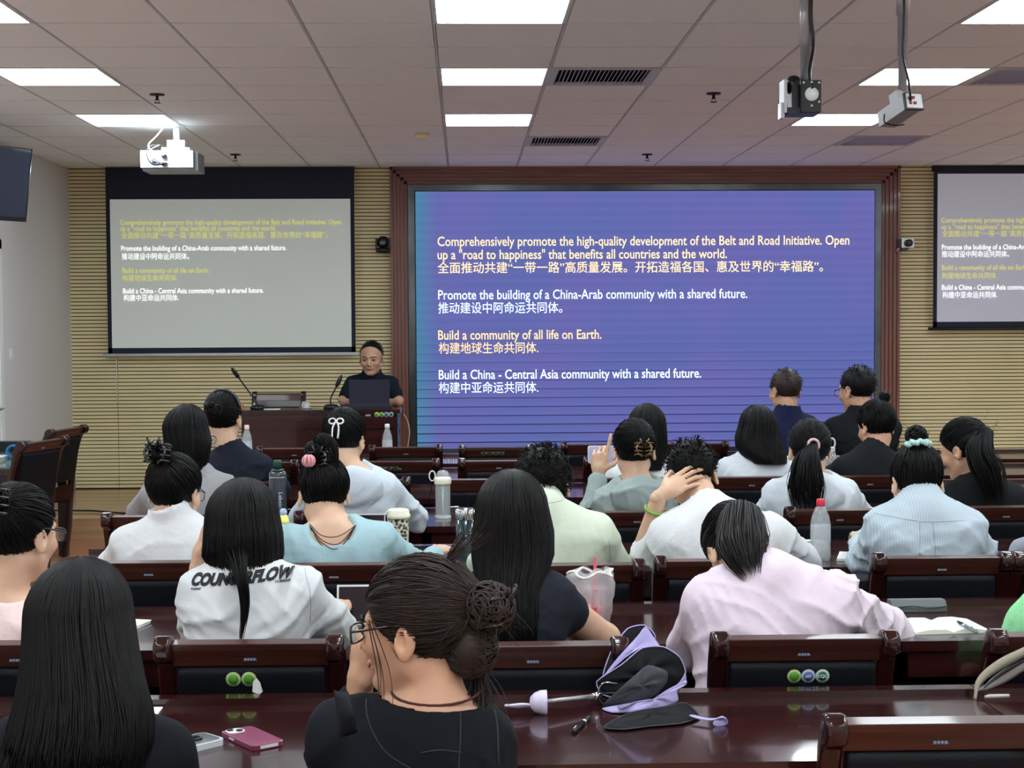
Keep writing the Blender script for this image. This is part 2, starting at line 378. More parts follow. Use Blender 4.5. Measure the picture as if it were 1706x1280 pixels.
# ------------------------------------------------------------------ wall cameras
def wall_cam(loc, label, pale):
    t = thing('wall_camera', label, 'camera', loc); mt = m_grey if pale else m_black
    obj('bracket', BX(-.03,.03,.0,.12,-.05,-.035), mt, t, bevel=.003)
    if pale:
        obj('body', BX(-.06,.05,-.1,.09,-.035,.045), m_silver, t, bevel=.012); obj('lens', LA([(.032,0),(.032,.03),(.02,.035),(.001,.03)], c=(0,0,0), M=Matrix.Translation((.0,-.1,.005))@Matrix.Rotation(PI/2,4,'X')), m_black, t)
        obj('arm', SW([(-.05,.0,-.03),(-.07,.06,-.08),(-.06,.12,-.1)], .012), m_silver, t)
    else:
        obj('base', LA([(.05,-.09),(.062,-.075),(.062,-.05),(.045,-.04)]), mt, t)
        obj('yoke', BX(-.065,-.05,-.03,.03,-.05,.04), mt, t, bevel=.006); obj('yoke', BX(.05,.065,-.03,.03,-.05,.04), mt, t, bevel=.006)
        obj('head', LA([(.001,.062),(.03,.055),(.048,.03),(.05,0),(.045,-.03),(.001,-.04)]), mt, t, True)
        obj('lens', LA([(.026,0),(.026,.03),(.018,.034),(.001,.028)], M=Matrix.Translation((0,-.045,.0))@Matrix.Rotation(PI/2,4,'X')), mat('lens_glass',(30,34,44),rough=.05,coat=1), t)
wall_cam(W(638,405,13.27), 'black dome camera on the slatted wall left of the wooden surround', False)
wall_cam(W(1508,407,13.27), 'silver box camera on the slatted wall right of the wooden surround', True)
# ------------------------------------------------------------------ ceiling projector
pj = W(283,266,10.4); t = thing('ceiling_projector', 'white ceiling projector on a short pole in front of left screen', 'projector', (pj.x, 10.4, pj.z))
obj('body', BX(-.195,.16,-.02,.27,-.055,.06), m_white, t, bevel=.018, seg=3)
bm = BX(-.185,.19,.0,.26,-.075,-.05); obj('lower_shell', bm, m_grey, t, bevel=.012)
obj('side_grille', BX(.16,.19,.0,.25,-.05,.05), m_grey, t, bevel=.01)
obj('pole', LA([(.022,.09),(.022,ZC-pj.z)], c=(.03,.1,0)), m_white, t)
obj('ceiling_plate', LA([(.06,ZC-pj.z-.012),(.06,ZC-pj.z)], c=(.03,.1,0)), m_white, t)
bm = BX(-.03,.09,.06,.14,.085,.14); box(bm,-.06,.13,.02,.2,.062,.085); obj('mount', bm, m_white, t, bevel=.006)
bm = BX(-.12,.0,-.024,-.018,-.03,.035); obj('port_panel', bm, mat('port_panel',(196,190,214),rough=.4), t)
for i, (a, b) in enumerate(((-.03,.02),(-.03,-.035),(-.1,-.01))): obj('connector', BX(a-.016,a+.016,-.05,-.02,b-.01,b+.01), m_black if i < 2 else m_grey, t, bevel=.003)
for pts, mt in (([(-.03,-.05,.02),(-.09,-.09,.04),(-.13,-.07,.09),(-.08,-.02,.16),(-.0,.06,.3),(.0,.1,.4)], m_white), ([(-.03,-.05,-.035),(-.1,-.1,-.04),(-.14,-.08,.03),(-.12,-.03,.09),(-.05,.05,.1)], m_black), ([(-.1,-.05,-.01),(-.05,-.08,-.03),(-.13,-.07,.04),(-.07,-.0,.1)], m_grey)):
    obj('cable', SW(smoothpath(pts), .0045, n=6), mt, t)
# two cameras hanging from the ceiling on poles
def pole_cam():
    c = W(1332,160,6.0); t = thing('ceiling_camera', 'black pan-tilt camera hanging from a grey ceiling pole', 'camera', (c.x,6.0,c.z))
    obj('pole', LA([(.02,.02),(.02,.2),(.024,.2),(.024,ZC-c.z)], c=(.03,.03,0)), m_steel, t, True)
    obj('back_plate', BX(-.005,.075,-.05,-.04,-.07,.055), m_black, t, bevel=.006)
    obj('port_disc', LA([(.001,0),(.027,0),(.027,.004),(.001,.004)], M=Matrix.Translation((.037,-.05,0))@Matrix.Rotation(PI/2,4,'X')), m_white, t)
    bm = bmesh.new()
    for x, z in ((.005,.045),(.037,.047),(.066,.045),(.066,-.03),(.037,-.045)): lathe(bm, [(.004,0),(.004,.003)], n=10, M=Matrix.Translation((x,-.05,z))@Matrix.Rotation(PI/2,4,'X'))
    obj('screw', bm, m_white, t)
    obj('housing', BX(-.055,.072,-.04,.07,-.075,-.05), m_black, t, bevel=.01)
    obj('turret', LA([(.001,.03),(.02,.028),(.035,.018),(.04,0),(.035,-.018),(.02,-.028),(.001,-.03)], M=Matrix.Translation((-.02,.02,.045))@Matrix.Rotation(PI/2,4,'Y')), m_black, t, True)
    obj('turret_body', BX(-.035,.0,-.02,.06,-.06,.04), m_black, t, bevel=.01)
    obj('side_plate', BX(-.07,-.058,-.04,.05,-.07,.06), m_steel, t, bevel=.003)
    obj('side_plate', BX(-.08,-.066,-.03,.03,-.09,-.03), m_steel, t, bevel=.003)
    obj('cable', SW(smoothpath([(.04,-.05,.02),(.03,-.035,.08),(.055,.0,.2),(.045,.003,.32),(.05,.003,.46)]), .008, n=8), m_black, t)
    c = W(1513,175,5.9); t = thing('ceiling_camera', 'white box camera hanging from a ceiling pole at right', 'camera', (c.x,5.9,c.z))
    obj('pole', LA([(.017,.06),(.017,.2),(.021,.2),(.021,.36),(.026,.36),(.026,ZC-c.z)], c=(-.005,.06,0)), m_steel, t, True)
    R = Matrix.Rotation(.3,4,'Z')@Matrix.Rotation(-.25,4,'X')
    bm = bmesh.new(); box(bm,-.036,.036,-.03,.16,-.03,.03,M=R); obj('body', bm, m_steel, t, bevel=.006)
    bm = bmesh.new(); box(bm,-.04,.04,-.04,-.028,-.034,.034,M=R); obj('rear_bezel', bm, m_black, t, bevel=.006)
    bm = bmesh.new(); box(bm,-.035,.035,-.044,-.038,-.029,.029,M=R); obj('rear_panel', bm, m_white, t)
    bm = bmesh.new()
    for x,z in ((-.02,.01),(-.005,.012),(-.02,-.01),(.0,-.01)): box(bm,x-.005,x+.005,-.05,-.043,z-.005,z+.005,M=R)
    obj('terminal', bm, mat('terminal_red',(150,50,45),rough=.5), t)
    bm = bmesh.new(); box(bm,-.02,.02,.03,.09,.03,.075,M=R); obj('mount', bm, m_steel, t, bevel=.004)
    obj('sunshade_strap', SW(smoothpath([R@Vector((-.045,.1,.0)),R@Vector((-.048,.1,-.035)),R@Vector((0,.1,-.045)),R@Vector((.04,.1,-.04))]), .003, n=6), m_black, t)
    obj('cable', SW(smoothpath([(-.005,-.05,.01),(-.012,-.06,.05),(.0,-.0,.1),(-.012,.036,.2),(-.008,.036,.33),(-.01,.03,.56)]), .005, n=8), m_black, t)
pole_cam()
# ------------------------------------------------------------------ left wall: television, door, switch
tv = W(22,303,10.3)
tvx = W(45,300,10.45).x
t = thing('wall_television', 'black flat television hung high on the left wall, tilted down', 'television', (-3.22,10.15,2.57))
R = Matrix.Rotation(.95,4,'Z')@Matrix.Rotation(.16,4,'X')
def TB(a, mt, n, bv=.004): 
    bm = bmesh.new(); box(bm, *a, M=R); return obj(n, bm, mt, t, bevel=bv)
TB((-.42,.42,-.01,.035,-.25,.25), m_black, 'case', .006)
TB((-.41,.41,-.014,-.009,-.22,.24), mat('screen_off',(28,35,52),rough=.12,coat=.6), 'screen', 0)
TB((.1,.16,-.0155,-.0095,-.24,-.232), m_grey, 'badge', 0)
TB((-.42,.42,-.0125,-.009,-.25,-.224), m_black, 'lower_bezel', .001)
obj('bracket', SW([(0,.03,0),(-.12,.08,.02),(-.24,.1,.02)], .02), m_black, t)
obj('edge_strip', SW([R@Vector((.42,-.012,-.25)),R@Vector((.42,-.012,.25))], .003, n=6), m_silver, t)
dy0, dy1 = 9.2, 11.35
bm = bmesh.new(); box(bm, XL, XL+.03, dy1-.07, dy1, ZS*0, 2.25); box(bm, XL, XL+.03, dy0, dy0+.07, 0, 2.25); box(bm, XL, XL+.03, dy0, dy1, 2.18, 2.25)
struct('trim_3', bm, mat('door_casing',(225,225,225),rough=.45), bevel=.004)
d = struct('door_1', BX(XL+.002, XL+.02, dy0+.07, dy1-.07, 0, 2.18), mat('door_leaf',(214,216,216),rough=.5))
obj('door_handle', SW([(XL+.02,dy1-.14,1.0),(XL+.06,dy1-.14,1.0),(XL+.06,dy1-.26,1.0)], .009), m_chrome, d)
t = thing('light_switch', 'small white wall switch on the left wall', 'switch', tuple(Vector((XL+.001, 11.62, W(18,590,11.62).z))))
obj('plate', BX(0,.01,-.043,.043,-.043,.043), m_white, t, bevel=.003); obj('rocker', BX(.01,.016,-.02,.02,-.03,.03), m_white, t, bevel=.003)
# ------------------------------------------------------------------ desks
TZ = .76
def make_desk():
    t = thing('desk', 'x', 'desk')          # origin: middle of the near edge on the floor; 1.3 wide, goes away in +y
    w, d = .6535, .52
    bm = bmesh.new(); box(bm, -w, w, 0, d, TZ-.028, TZ); obj('desktop', bm, m_wood, t, bevel=.008, seg=3)
    bm = bmesh.new(); box(bm, -w, w, d-.03, d+.012, TZ-.05, TZ+.016); obj('rear_lip', bm, m_wood, t, bevel=.006, seg=2)
    obj('front_rail', BX(-w+.02, w-.02, .012, .035, TZ-.1, TZ-.028), m_wood, t, bevel=.003)
    obj('modesty_panel', BX(-w+.03, w-.03, d-.03, d-.012, .12, TZ-.04), m_wood, t)
    obj('side_panel', BX(-w, -w+.03, .3, d, 0, TZ-.028), m_woodz, t, bevel=.003)
    obj('side_panel', BX(w-.03, w, .3, d, 0, TZ-.028), m_woodz, t, bevel=.003)
    obj('book_shelf', BX(-w+.03, w-.03, .3, d-.03, .56, .575), m_wood, t)
    return t
rows_t = [2.9, 3.98, 5.2, 6.35, 7.36, 8.24, 9.18]
what = ['in the nearest row', 'in the second row from the camera', 'in the third row from the camera', 'in the fourth row from the camera', 'in the fifth row from the camera', 'in the second row from the stage', 'in the row nearest the stage']
place = [('at the left end', -.8), ('second from the left', .51), ('third from the left', 1.82), ('at the right end', 3.13)]
desk0 = make_desk(); first = True
for i, y in enumerate(rows_t):
    off = (0, 0, .04, -.02, -.03, -.03, 0)[i]
    for j, (pl, x) in enumerate(place):
        if i == 0 and j == 3: continue
        lb = 'dark mahogany desk unit %s, %s' % (what[i], pl)
        if (i,j) == (0,1): lb = 'nearest glossy mahogany desk with the folded lilac umbrella on it'
        if (i,j) == (0,0): lb = 'nearest glossy mahogany desk with the pink phone on it'
        if (i,j) == (1,2): lb = 'dark mahogany desk with the open notebook, under the pink shirt arm'
        if first: o = desk0; first = False
        else: o = copy_tree(desk0)
        o.location = (x+off, y, 0); o['label'] = lb; o['group'] = 'rows of mahogany desks'
# ------------------------------------------------------------------ chairs
m_lab = mat('asset_label', (52,66,92), rough=.5); m_labt = mat('label_print', (120,132,150), rough=.6)
def make_chair():
    t = thing('chair', 'x', 'chair')         # origin: floor under the top of the back; faces +y
    hw = .1975
    for s in (-1, 1):
        # post: curved side profile with a rolled top
        prof = [(.13,0),(.10,.2),(.085,.42),(.07,.58),(.045,.72),(.022,.80),(.006,.835)]
        bk = [(-.024,.845),(-.034,.868),(-.03,.89),(-.012,.902),(.012,.9),(.03,.885),(.036,.86)]
        fr = [(.05,.83),(.072,.72),(.098,.58),(.115,.43),(.135,.2),(.165,0)]
        bm = bmesh.new(); prism(bm, [(y,z) for y,z in prof+bk+fr], s*hw-.021, s*hw+.021, ax='x')
        obj('post', bm, m_woodz, t, True, bevel=.016, seg=4)
        bm = bmesh.new(); prism(bm, [(.4,0),(.435,0),(.44,.42),(.4,.42)], s*hw-.019, s*hw+.019, ax='x'); obj('leg', bm, m_woodz, t, bevel=.004)
        obj('side_rail', BX(s*hw-.014,s*hw+.014,.1,.41,.37,.42), m_wood, t, bevel=.003)
    bm = bmesh.new(); prism(bm, [(-.014,.868),(-.02,.884),(.03,.886),(.036,.872),(.048,.826),(.012,.826),(.0,.85)], -hw+.018, hw-.018, ax='x')
    obj('top_rail', bm, m_rail, t, bevel=.003)
    bm = bmesh.new(); prism(bm, [(.022,.828),(.046,.828),(.1,.53),(.075,.53)], -hw+.02, hw-.02, ax='x')
    n = obj('backrest', bm, m_wood, t)
    bm = bmesh.new(); prism(bm, [(.006,.812),(.014,.826),(.04,.82),(.085,.55),(.075,.53),(.05,.535)], -hw+.026, hw-.026, ax='x')
    obj('rear_pad', bm, m_pad, t, True, bevel=.01, seg=3)
    bm = bmesh.new(); box(bm, -hw+.03, hw-.03, .055, .08, .55, .78, M=Matrix.Translation((0,.0,0))@Matrix(((1,0,0,0),(0,1,-.17,.135),(0,0,1,0),(0,0,0,1))))
    obj('front_pad', bm, m_pad, t, True, bevel=.01, seg=3)
    obj('lower_rail', BX(-hw+.015, hw-.015, .078,.1,.43,.5), m_wood, t, bevel=.003)
    obj('seat_frame', BX(-hw, hw, .09,.43,.4,.43), m_wood, t, bevel=.003)
    bm = BX(-hw+.006, hw-.006, .1,.43,.425,.475); obj('seat', bm, m_pad, t, True, bevel=.02, seg=3)
    # asset label on the back of the top rail
    Mx = Matrix.Translation((0,.0065,.846))@Matrix.Rotation(-.3,4,'X')
    bm = bmesh.new(); box(bm,-.015,.015,-.004,.0,-.007,.007,M=Mx); lb = obj('asset_label', bm, m_lab, t)
    bm = bmesh.new()
    for i in range(4): box(bm,-.013+.0068*i,-.0085+.0068*i,-.005,-.0035,-.0055,-.0005,M=Mx)
    box(bm,-.013,-.003,-.005,-.0035,.002,.0045,M=Mx); obj('print', bm, m_labt, lb)
    return t
def sticker(t, x, z, r, rim, core, s, mt_txt):
    y = .006+(.812-z)*.16-.002 if z < .82 else -.004
    b = obj('sticker', LA([(.001,0),(r,0),(r,.001),(.001,.0012)], n=28, M=Matrix.Translation((x,y,z))@Matrix.Rotation(PI/2-.0,4,'X')@Matrix.Rotation(.16,4,'X')), rim, t)
    obj('emblem', LA([(.001,.0012),(r*.68,.0012),(r*.68,.0018),(.001,.002)], n=24, M=Matrix.Translation((x,y,z))@Matrix.Rotation(PI/2,4,'X')@Matrix.Rotation(.16,4,'X')), core, b)
    if s: text('lettering', s, r*.62, mt_txt, (x, y-.0032, z-r*.2), rot=(PI/2+.16,0,0), parent=b, align='CENTER', ext=.0002, bold=.0003)
m_rimg = mat('sticker_rim_green', (176,200,130), rough=.5); m_coreg = mat('sticker_green', (84,150,52), rough=.5)
m_rimb = mat('sticker_rim_pale', (168,186,210), rough=.5); m_coreb = mat('sticker_blue', (72,92,158), rough=.5)
m_rimc = mat('sticker_rim_mint', (176,206,192), rough=.5); m_corec = mat('sticker_dark_green', (28,92,66), rough=.5)
m_rimy = mat('sticker_rim_grey', (110,118,96), rough=.5); m_corey = mat('sticker_dull', (44,56,44), rough=.5)
chair0 = make_chair(); cfirst = True; CH = {}
def CX(u, v, Y): return W(u, v, Y).x
chairs = [  # key, x, y, label, group
 ('A', CX(1568,1200,2.72), 2.72, 'nearest empty mahogany chair with black leather back, bottom right corner', 0),
 ('p1', -.74, 2.36, 'mahogany chair under the long-haired person in black, bottom left', 0),
 ('p2', -.06, 2.34, 'mahogany chair under the bespectacled person with messy brown bun', 0),
 ('B1', CX(416,1060,3.48), 3.48, 'mahogany chair with two green round stickers, behind the printed white shirt', 0),
 ('B2', CX(888,1070,3.42), 3.42, 'mahogany chair behind the long-haired person in black at centre', 0),
 ('B3', CX(1340,1060,3.46), 3.46, 'mahogany chair with three round stickers, behind the pink shirt', 0),
 ('B0', CX(25,1065,3.5), 3.5, 'mahogany chair at left edge behind the pink sleeveless top', 0),
 ('B4', CX(1800,1060,3.46), 3.46, 'mahogany chair at right edge with beige bag strap over its back', 0),
 ('C1', CX(247,930,4.68), 4.68, 'mahogany chair behind the white stand-collar blouse', 0),
 ('C2', CX(556,935,4.6), 4.6, 'mahogany chair behind the pale blue scoop-back top', 0),
 ('C3', CX(955,940,4.55), 4.55, 'mahogany chair behind the pale green polo shirt', 0),
 ('C35', CX(1206,945,4.6), 4.6, 'mahogany chair behind the white T-shirt, hand-on-head person', 0),
 ('C4', CX(1570,928,4.62), 4.62, 'empty-looking mahogany chair behind the pale blue striped shirt', 0),
 ('C5', CX(1800,928,4.62), 4.62, 'mahogany chair at the right edge beside the grey sleeve', 0),
 ('D1', CX(265,858,5.8), 5.8, 'mahogany chair at the left end behind the grey shirt', 0),
 ('D2', CX(585,858,5.8), 5.8, 'mahogany chair behind the pale hooded jacket with white bow clip', 0),
 ('D3', CX(1062,855,5.8), 5.8, 'mahogany chair behind the grey-green hoodie', 0),
 ('D4', CX(1400,858,5.8), 5.8, 'mahogany chair behind the white hoodie with long ponytail', 0),
 ('D5', CX(1677,846,5.85), 5.85, 'mahogany chair behind the black shirt at far right', 0),
 ('E0', CX(395,797,7.0), 7.0, 'mahogany chair behind the navy jacket', 0),
 ('E1', CX(606,790,7.05), 7.05, 'empty mahogany chair between the navy jacket and the clear bottle', 0),
 ('E2', CX(806,793,7.05), 7.05, 'empty mahogany chair behind the clear bottle with white lid', 0),
 ('E3', CX(1065,797,7.05), 7.05, 'mahogany chair in front of the long-haired person in white', 0),
 ('E4', CX(1253,797,7.05), 7.05, 'mahogany chair behind the shoulder-length hair and white shirt', 0),
 ('E5', CX(1450,795,7.05), 7.05, 'mahogany chair behind the black top with high bun', 0),
 ('F0', CX(428,760,8.0), 8.0, 'empty mahogany chair in front of the navy jacket', 0),
 ('F1', CX(664,757,8.0), 8.0, 'empty mahogany chair with dull round stickers below the upright water bottle', 1),
 ('F2', CX(831,763,8.0), 8.0, 'empty mahogany chair under the middle of the stage-side rows, second from the stage', 0),
 ('F3', CX(1040,757,8.0), 8.0, 'empty mahogany chair left of the raised phone', 0),
 ('F4', CX(1312,757,8.0), 8.0, 'mahogany chair behind the man in the navy polo', 0),
 ('F5', CX(1455,757,8.0), 8.0, 'mahogany chair behind the man in black with glasses', 0),
 ('G0', CX(490,745,8.88), 8.88, 'empty mahogany chair nearest the stage, left of the white bow clip', 0),
 ('G1', CX(676,745,8.9), 8.9, 'empty mahogany chair nearest the stage, below the rostrum stickers', 0),
 ('G2', CX(826,742,8.86), 8.86, 'empty mahogany chair with four dull round stickers, nearest the blue screen', 1),
 ('G3', CX(995,735,9.0), 9.0, 'empty mahogany chair before the blue screen, left of the long-haired person in white', 0),
 ('G4', CX(1153,738,9.0), 9.0, 'empty mahogany chair before the blue screen, right of the long-haired person in white', 0)]
for key, x, y, lab, fl in chairs:
    if cfirst: o = chair0; cfirst = False
    else: o = copy_tree(chair0)
    o.location = (x, y, 0); o['label'] = lab; o['group'] = 'mahogany conference chairs'; o.rotation_euler = (0,0,random.uniform(-.02,.02)); CH[key] = o
sticker(CH['B1'], -.04, .797, .0175, m_rimg, m_coreg, '', None); sticker(CH['B1'], -.004, .797, .0175, m_rimg, m_coreg, '', None)
bm = bmesh.new(); prism(bm, [(.006,.792),(.014,.8),(.022,.79),(.028,.768),(.02,.762),(.004,.768)], .002, .0035, ax='y'); obj('torn_sticker', bm, m_paper, CH['B1'])
sticker(CH['B3'], -.022, .792, .0165, m_rimg, m_coreg, '', None); sticker(CH['B3'], .011, .792, .0165, m_rimb, m_coreb, 'IAF', m_white); sticker(CH['B3'], .044, .792, .0165, m_rimc, m_corec, 'CQC', m_white)
for c, x0 in ((CH['G2'],-.07),(CH['F1'],-.12)):
    for i in range(4): sticker(c, x0+.0345*i, .852, .0165, m_rimy, m_corey, '', None)
# rubbish of age: two chairs at the side table
for (u, v, Y, rz, lab) in ((112,713,10.3,1.36,'high-backed mahogany chair turned to the side table, the farther of the two'),(72,727,9.25,1.30,'mahogany chair turned to the side table, the nearer of the two')):
    p = W(u, v, Y); o = copy_tree(chair0, loc=(p.x, Y, 0), rz=rz, label=lab, group='mahogany conference chairs')
    o.scale = (1.2,1.05,1.03) 
# side table at the left wall with glass top
t = thing('side_table', 'mahogany side table with a glass top at the left edge, papers on it', 'table', (-3.12, 9.95, 0))
obj('tabletop', BX(-.3,.36,-.75,.75,.715,.745), m_wood, t, bevel=.006); obj('glass_top', BX(-.3,.36,-.75,.75,.747,.757), mat('green_glass',(190,215,205),rough=.05,trans=.8,ior=1.4), t, bevel=.003)
obj('apron', BX(-.26,.32,-.7,.7,.62,.715), m_wood, t)
for x in (-.25,.31):
    for y in (-.68,.68): obj('leg', BX(x-.03,x+.03,y-.03,y+.03,0,.7), m_woodz, t, bevel=.004)
# ------------------------------------------------------------------ rostrum
t = thing('rostrum_desk', 'dark mahogany lecturer desk with raised front on the stage', 'desk', (-1.09, 11.39, ZS))
hw = .585; H = .967-ZS
obj('front_panel', BX(-hw, hw, 0, .03, 0, H-.03), m_wood, t, bevel=.003)
for z0, z1 in ((H-.14,H-.05),(H-.36,H-.17),(.06,H-.39)): obj('moulding', BX(-hw+.03, hw-.03, -.02, .002, z0, z1), m_wood, t, bevel=.008)
obj('desktop', BX(-hw-.02, hw+.02, -.02, .3, H-.03, H), m_wood, t, bevel=.008)
obj('worktop', BX(-hw, hw, .28, .42, H-.2, H-.17), m_wood, t, bevel=.004)
obj('side_panel', BX(-hw, -hw+.03, .02, .42, 0, H-.03), m_woodz, t); obj('side_panel', BX(hw-.03, hw, .02, .42, 0, H-.03), m_woodz, t)
for i, (rm, co) in enumerate(((m_rimg,m_coreg),(m_rimg,m_coreg),(m_rimb,m_coreb),(m_rimc,m_corec))):
    x = .43+.036*i; M4 = Matrix.Translation((x,-.021,H-.038))@Matrix.Rotation(PI/2,4,'X')
    b = obj('sticker', LA([(.001,0),(.0185,0),(.0185,.001),(.001,.0012)], n=24, M=M4), rm, t); obj('emblem', LA([(.001,.0012),(.0125,.0012),(.001,.0018)], n=20, M=M4), co, b)
obj('name_tag', BX(.345,.385,-.022,-.02,H-.05,H-.036), m_labt, t)
# chair of the lecturer side
p = W(463,655,12.25); o = copy_tree(chair0, loc=(p.x,12.34,ZS), rz=PI, label='empty mahogany chair standing behind the left half of the rostrum', group='mahogany conference chairs')
p = W(619,600,12.3); o = copy_tree(chair0, loc=(p.x,12.5,ZS), rz=PI, label='mahogany chair under the speaking man on the stage', group='mahogany conference chairs')
# things on it
DT = .967
lp = W(616,683,11.6); t = thing('laptop', 'open dark laptop on the rostrum in front of the speaking man', 'laptop', (lp.x, 11.6, DT))
obj('base', BX(-.17,.17,-.02,.1,0,.018), m_black, t, bevel=.004)
bm = bmesh.new(); box(bm,-.155,.155,-.006,.004,0,.205,M=Matrix.Translation((0,-.02,.012))@Matrix.Rotation(.12,4,'X')); obj('lid', bm, mat('laptop_lid',(42,44,60),rough=.4), t, bevel=.004)
def gooseneck(pb, pts, label):
    t = thing('microphone', label, 'microphone', pb)
    obj('base', LA([(.06,0),(.06,.015),(.045,.03),(.02,.035)], n=20), m_black, t, True)
    L_ = [Vector(p)-Vector(pb) for p in pts]; sp = smoothpath([(0,0,.03)]+L_, 20)
    obj('gooseneck', SW(sp, .0055, n=8), m_black, t)
    e = L_[-1]; dd = (L_[-1]-L_[-2]).normalized()
    obj('windscreen', SW([e, e+dd*.02, e+dd*.05, e+dd*.085, e+dd*.1], [.009,.016,.017,.013,.005], n=12), m_black, t)
gooseneck((W(430,683,11.55).x, 11.55, DT), [W(414,652,11.55), W(398,630,11.5)], 'gooseneck microphone leaning left over the empty half of the rostrum')
gooseneck((W(552,683,11.55).x, 11.55, DT), [W(551,664,11.55), W(560,645,11.55)], 'gooseneck microphone pointing at the speaking man')
t = thing('tissue_box', 'small orange packet at the left end of the rostrum', 'packet', (W(400,683,11.55).x, 11.5, DT))
obj('packet', BX(-.03,.03,-.02,.03,0,.035), mat('orange_plastic',(205,110,50),rough=.5), t, bevel=.006)
t = thing('paper_sheet', 'small white note lying on the rostrum below the empty chair', 'paper', (W(455,683,11.55).x, 11.5, DT)); obj('sheet', BX(-.06,.06,-.03,.03,0,.004), m_paper, t)
t = thing('glass_cup', 'small glass cup on the rostrum right of the empty chair', 'cup', (W(510,683,11.55).x, 11.55, DT)); obj('cup', LA([(.026,0),(.03,.055),(.027,.055),(.024,.004)], cap=False), m_clear, t, True); obj('saucer', LA([(.001,0),(.04,0),(.045,.004),(.001,.004)]), m_grey, t)
bm = SW(smoothpath([W(672,690,11.8),W(678,700,11.75),W(682,720,11.7),W(679,745,11.7),W(677,770,11.7)],20), .006, n=6)
tag(obj('power_cord', bm, mat('beige_cord',(190,140,118),rough=.6)), 'beige cord hanging down beside the right end of the rostrum', 'cord')
bm = SW(smoothpath([W(100,850,11.75)+Vector((-.3,0,0)),W(140,851,11.75),W(165,852,11.7),W(200,855,11.62),W(260,858,11.6)],20), .007, n=6)
o = obj('floor_cable', bm, m_black); tag(o, 'black cable lying across the left end of the stage', 'cable')
# ------------------------------------------------------------------ implicit surfaces for bodies, clothes and hair
A_ = lambda p: np.array(tuple(p), dtype=np.float32)
def f_cone(a, b, ra, rb, grow=0):
    a, b = A_(a), A_(b); ba = b-a; L2 = float(ba@ba)+1e-9
    def f(P):
        t = np.clip(((P-a)@ba)/L2, 0, 1); return np.linalg.norm(P-a-t[:,None]*ba, axis=1)-(ra+(rb-ra)*t)-grow
    return f
def f_ell(c, r, R=None, grow=0):
    c = A_(c); r = A_(r)+grow
    Rm = np.array(R, dtype=np.float32) if R is not None else None
    def f(P):
        q = P-c
        if Rm is not None: q = q@Rm
        k0 = np.linalg.norm(q/r, axis=1); k1 = np.linalg.norm(q/(r*r), axis=1)+1e-9
        return k0*(k0-1)/k1
    return f
def f_plane(p, n):
    p, n = A_(p), A_(n); n = n/np.linalg.norm(n)
    return lambda P: (P-p)@n
def evalf(ops, P):
    d = np.full(len(P), 1e3, dtype=np.float32)
    for op, f, k in ops:
        v = f(P)
        if op == '+': h = np.clip(.5+.5*(v-d)/k, 0, 1); d = v*(1-h)+d*h-k*h*(1-h)
        elif op == '-': v = -v; h = np.clip(.5-.5*(v-d)/k, 0, 1); d = v*(1-h)+d*h+k*h*(1-h)
        elif op == '&': h = np.clip(.5-.5*(v-d)/k, 0, 1); d = v*(1-h)+d*h+k*h*(1-h)
        elif op == 'd': d = d+v
    return d
def nets(ops, lo, hi, res):
    lo = np.array(lo, dtype=np.float32); n = np.maximum(3, np.ceil((np.array(hi)-lo)/res).astype(int)+1)
    g = np.stack(np.meshgrid(*[lo[i]+res*np.arange(n[i], dtype=np.float32) for i in range(3)], indexing='ij'), -1).reshape(-1,3)
    V = evalf(ops, g).reshape(n); s = V < 0
    c = [(i,j,k) for i in (0,1) for j in (0,1) for k in (0,1)]
    cs = np.stack([s[i:n[0]-1+i, j:n[1]-1+j, k:n[2]-1+k] for i,j,k in c], -1)
    mixed = cs.any(-1) & ~cs.all(-1); idx = np.argwhere(mixed)
    if len(idx) == 0: return np.zeros((0,3)), np.zeros((0,4), int)
    cv = np.stack([V[idx[:,0]+i, idx[:,1]+j, idx[:,2]+k] for i,j,k in c], -1)
    acc = np.zeros((len(idx),3)); cnt = np.zeros(len(idx)); C8 = np.array(c, float)
    for a in range(8):
        for b in range(a+1, 8):
            if abs(C8[a]-C8[b]).sum() != 1: continue
            va, vb = cv[:,a], cv[:,b]; mk = (va < 0) != (vb < 0); t = np.where(mk, va/np.where(mk, va-vb, 1), 0)
            acc += np.where(mk[:,None], C8[a]+t[:,None]*(C8[b]-C8[a]), 0); cnt += mk
    pts = lo+res*(idx+acc/cnt[:,None])
    ids = -np.ones(mixed.shape, int); ids[tuple(idx.T)] = np.arange(len(idx)); Q = []
    for ax in range(3):
        sl = [slice(None)]*3; sl2 = [slice(None)]*3; sl[ax] = slice(0,-1); sl2[ax] = slice(1,None)
        e = s[tuple(sl)] != s[tuple(sl2)]; b, cx = [(1,2),(2,0),(0,1)][ax]
        I = np.argwhere(e); ok = (I[:,b] > 0)&(I[:,cx] > 0)&(I[:,b] < n[b]-1)&(I[:,cx] < n[cx]-1)
        I = I[ok]
        def off(db, dc): J = I.copy(); J[:,b] += db; J[:,cx] += dc; return ids[tuple(J.T)]
        q = np.stack([off(-1,-1), off(0,-1), off(0,0), off(-1,0)], 1)
        flip = ~s[tuple(I.T)]; q[flip] = q[flip][:,::-1]; Q.append(q)
    Q = np.concatenate(Q); Q = Q[(Q >= 0).all(1)]
    return pts, Q
def bounds(pts, pad):
    P = np.array([tuple(p) for p in pts]); return P.min(0)-pad, P.max(0)+pad
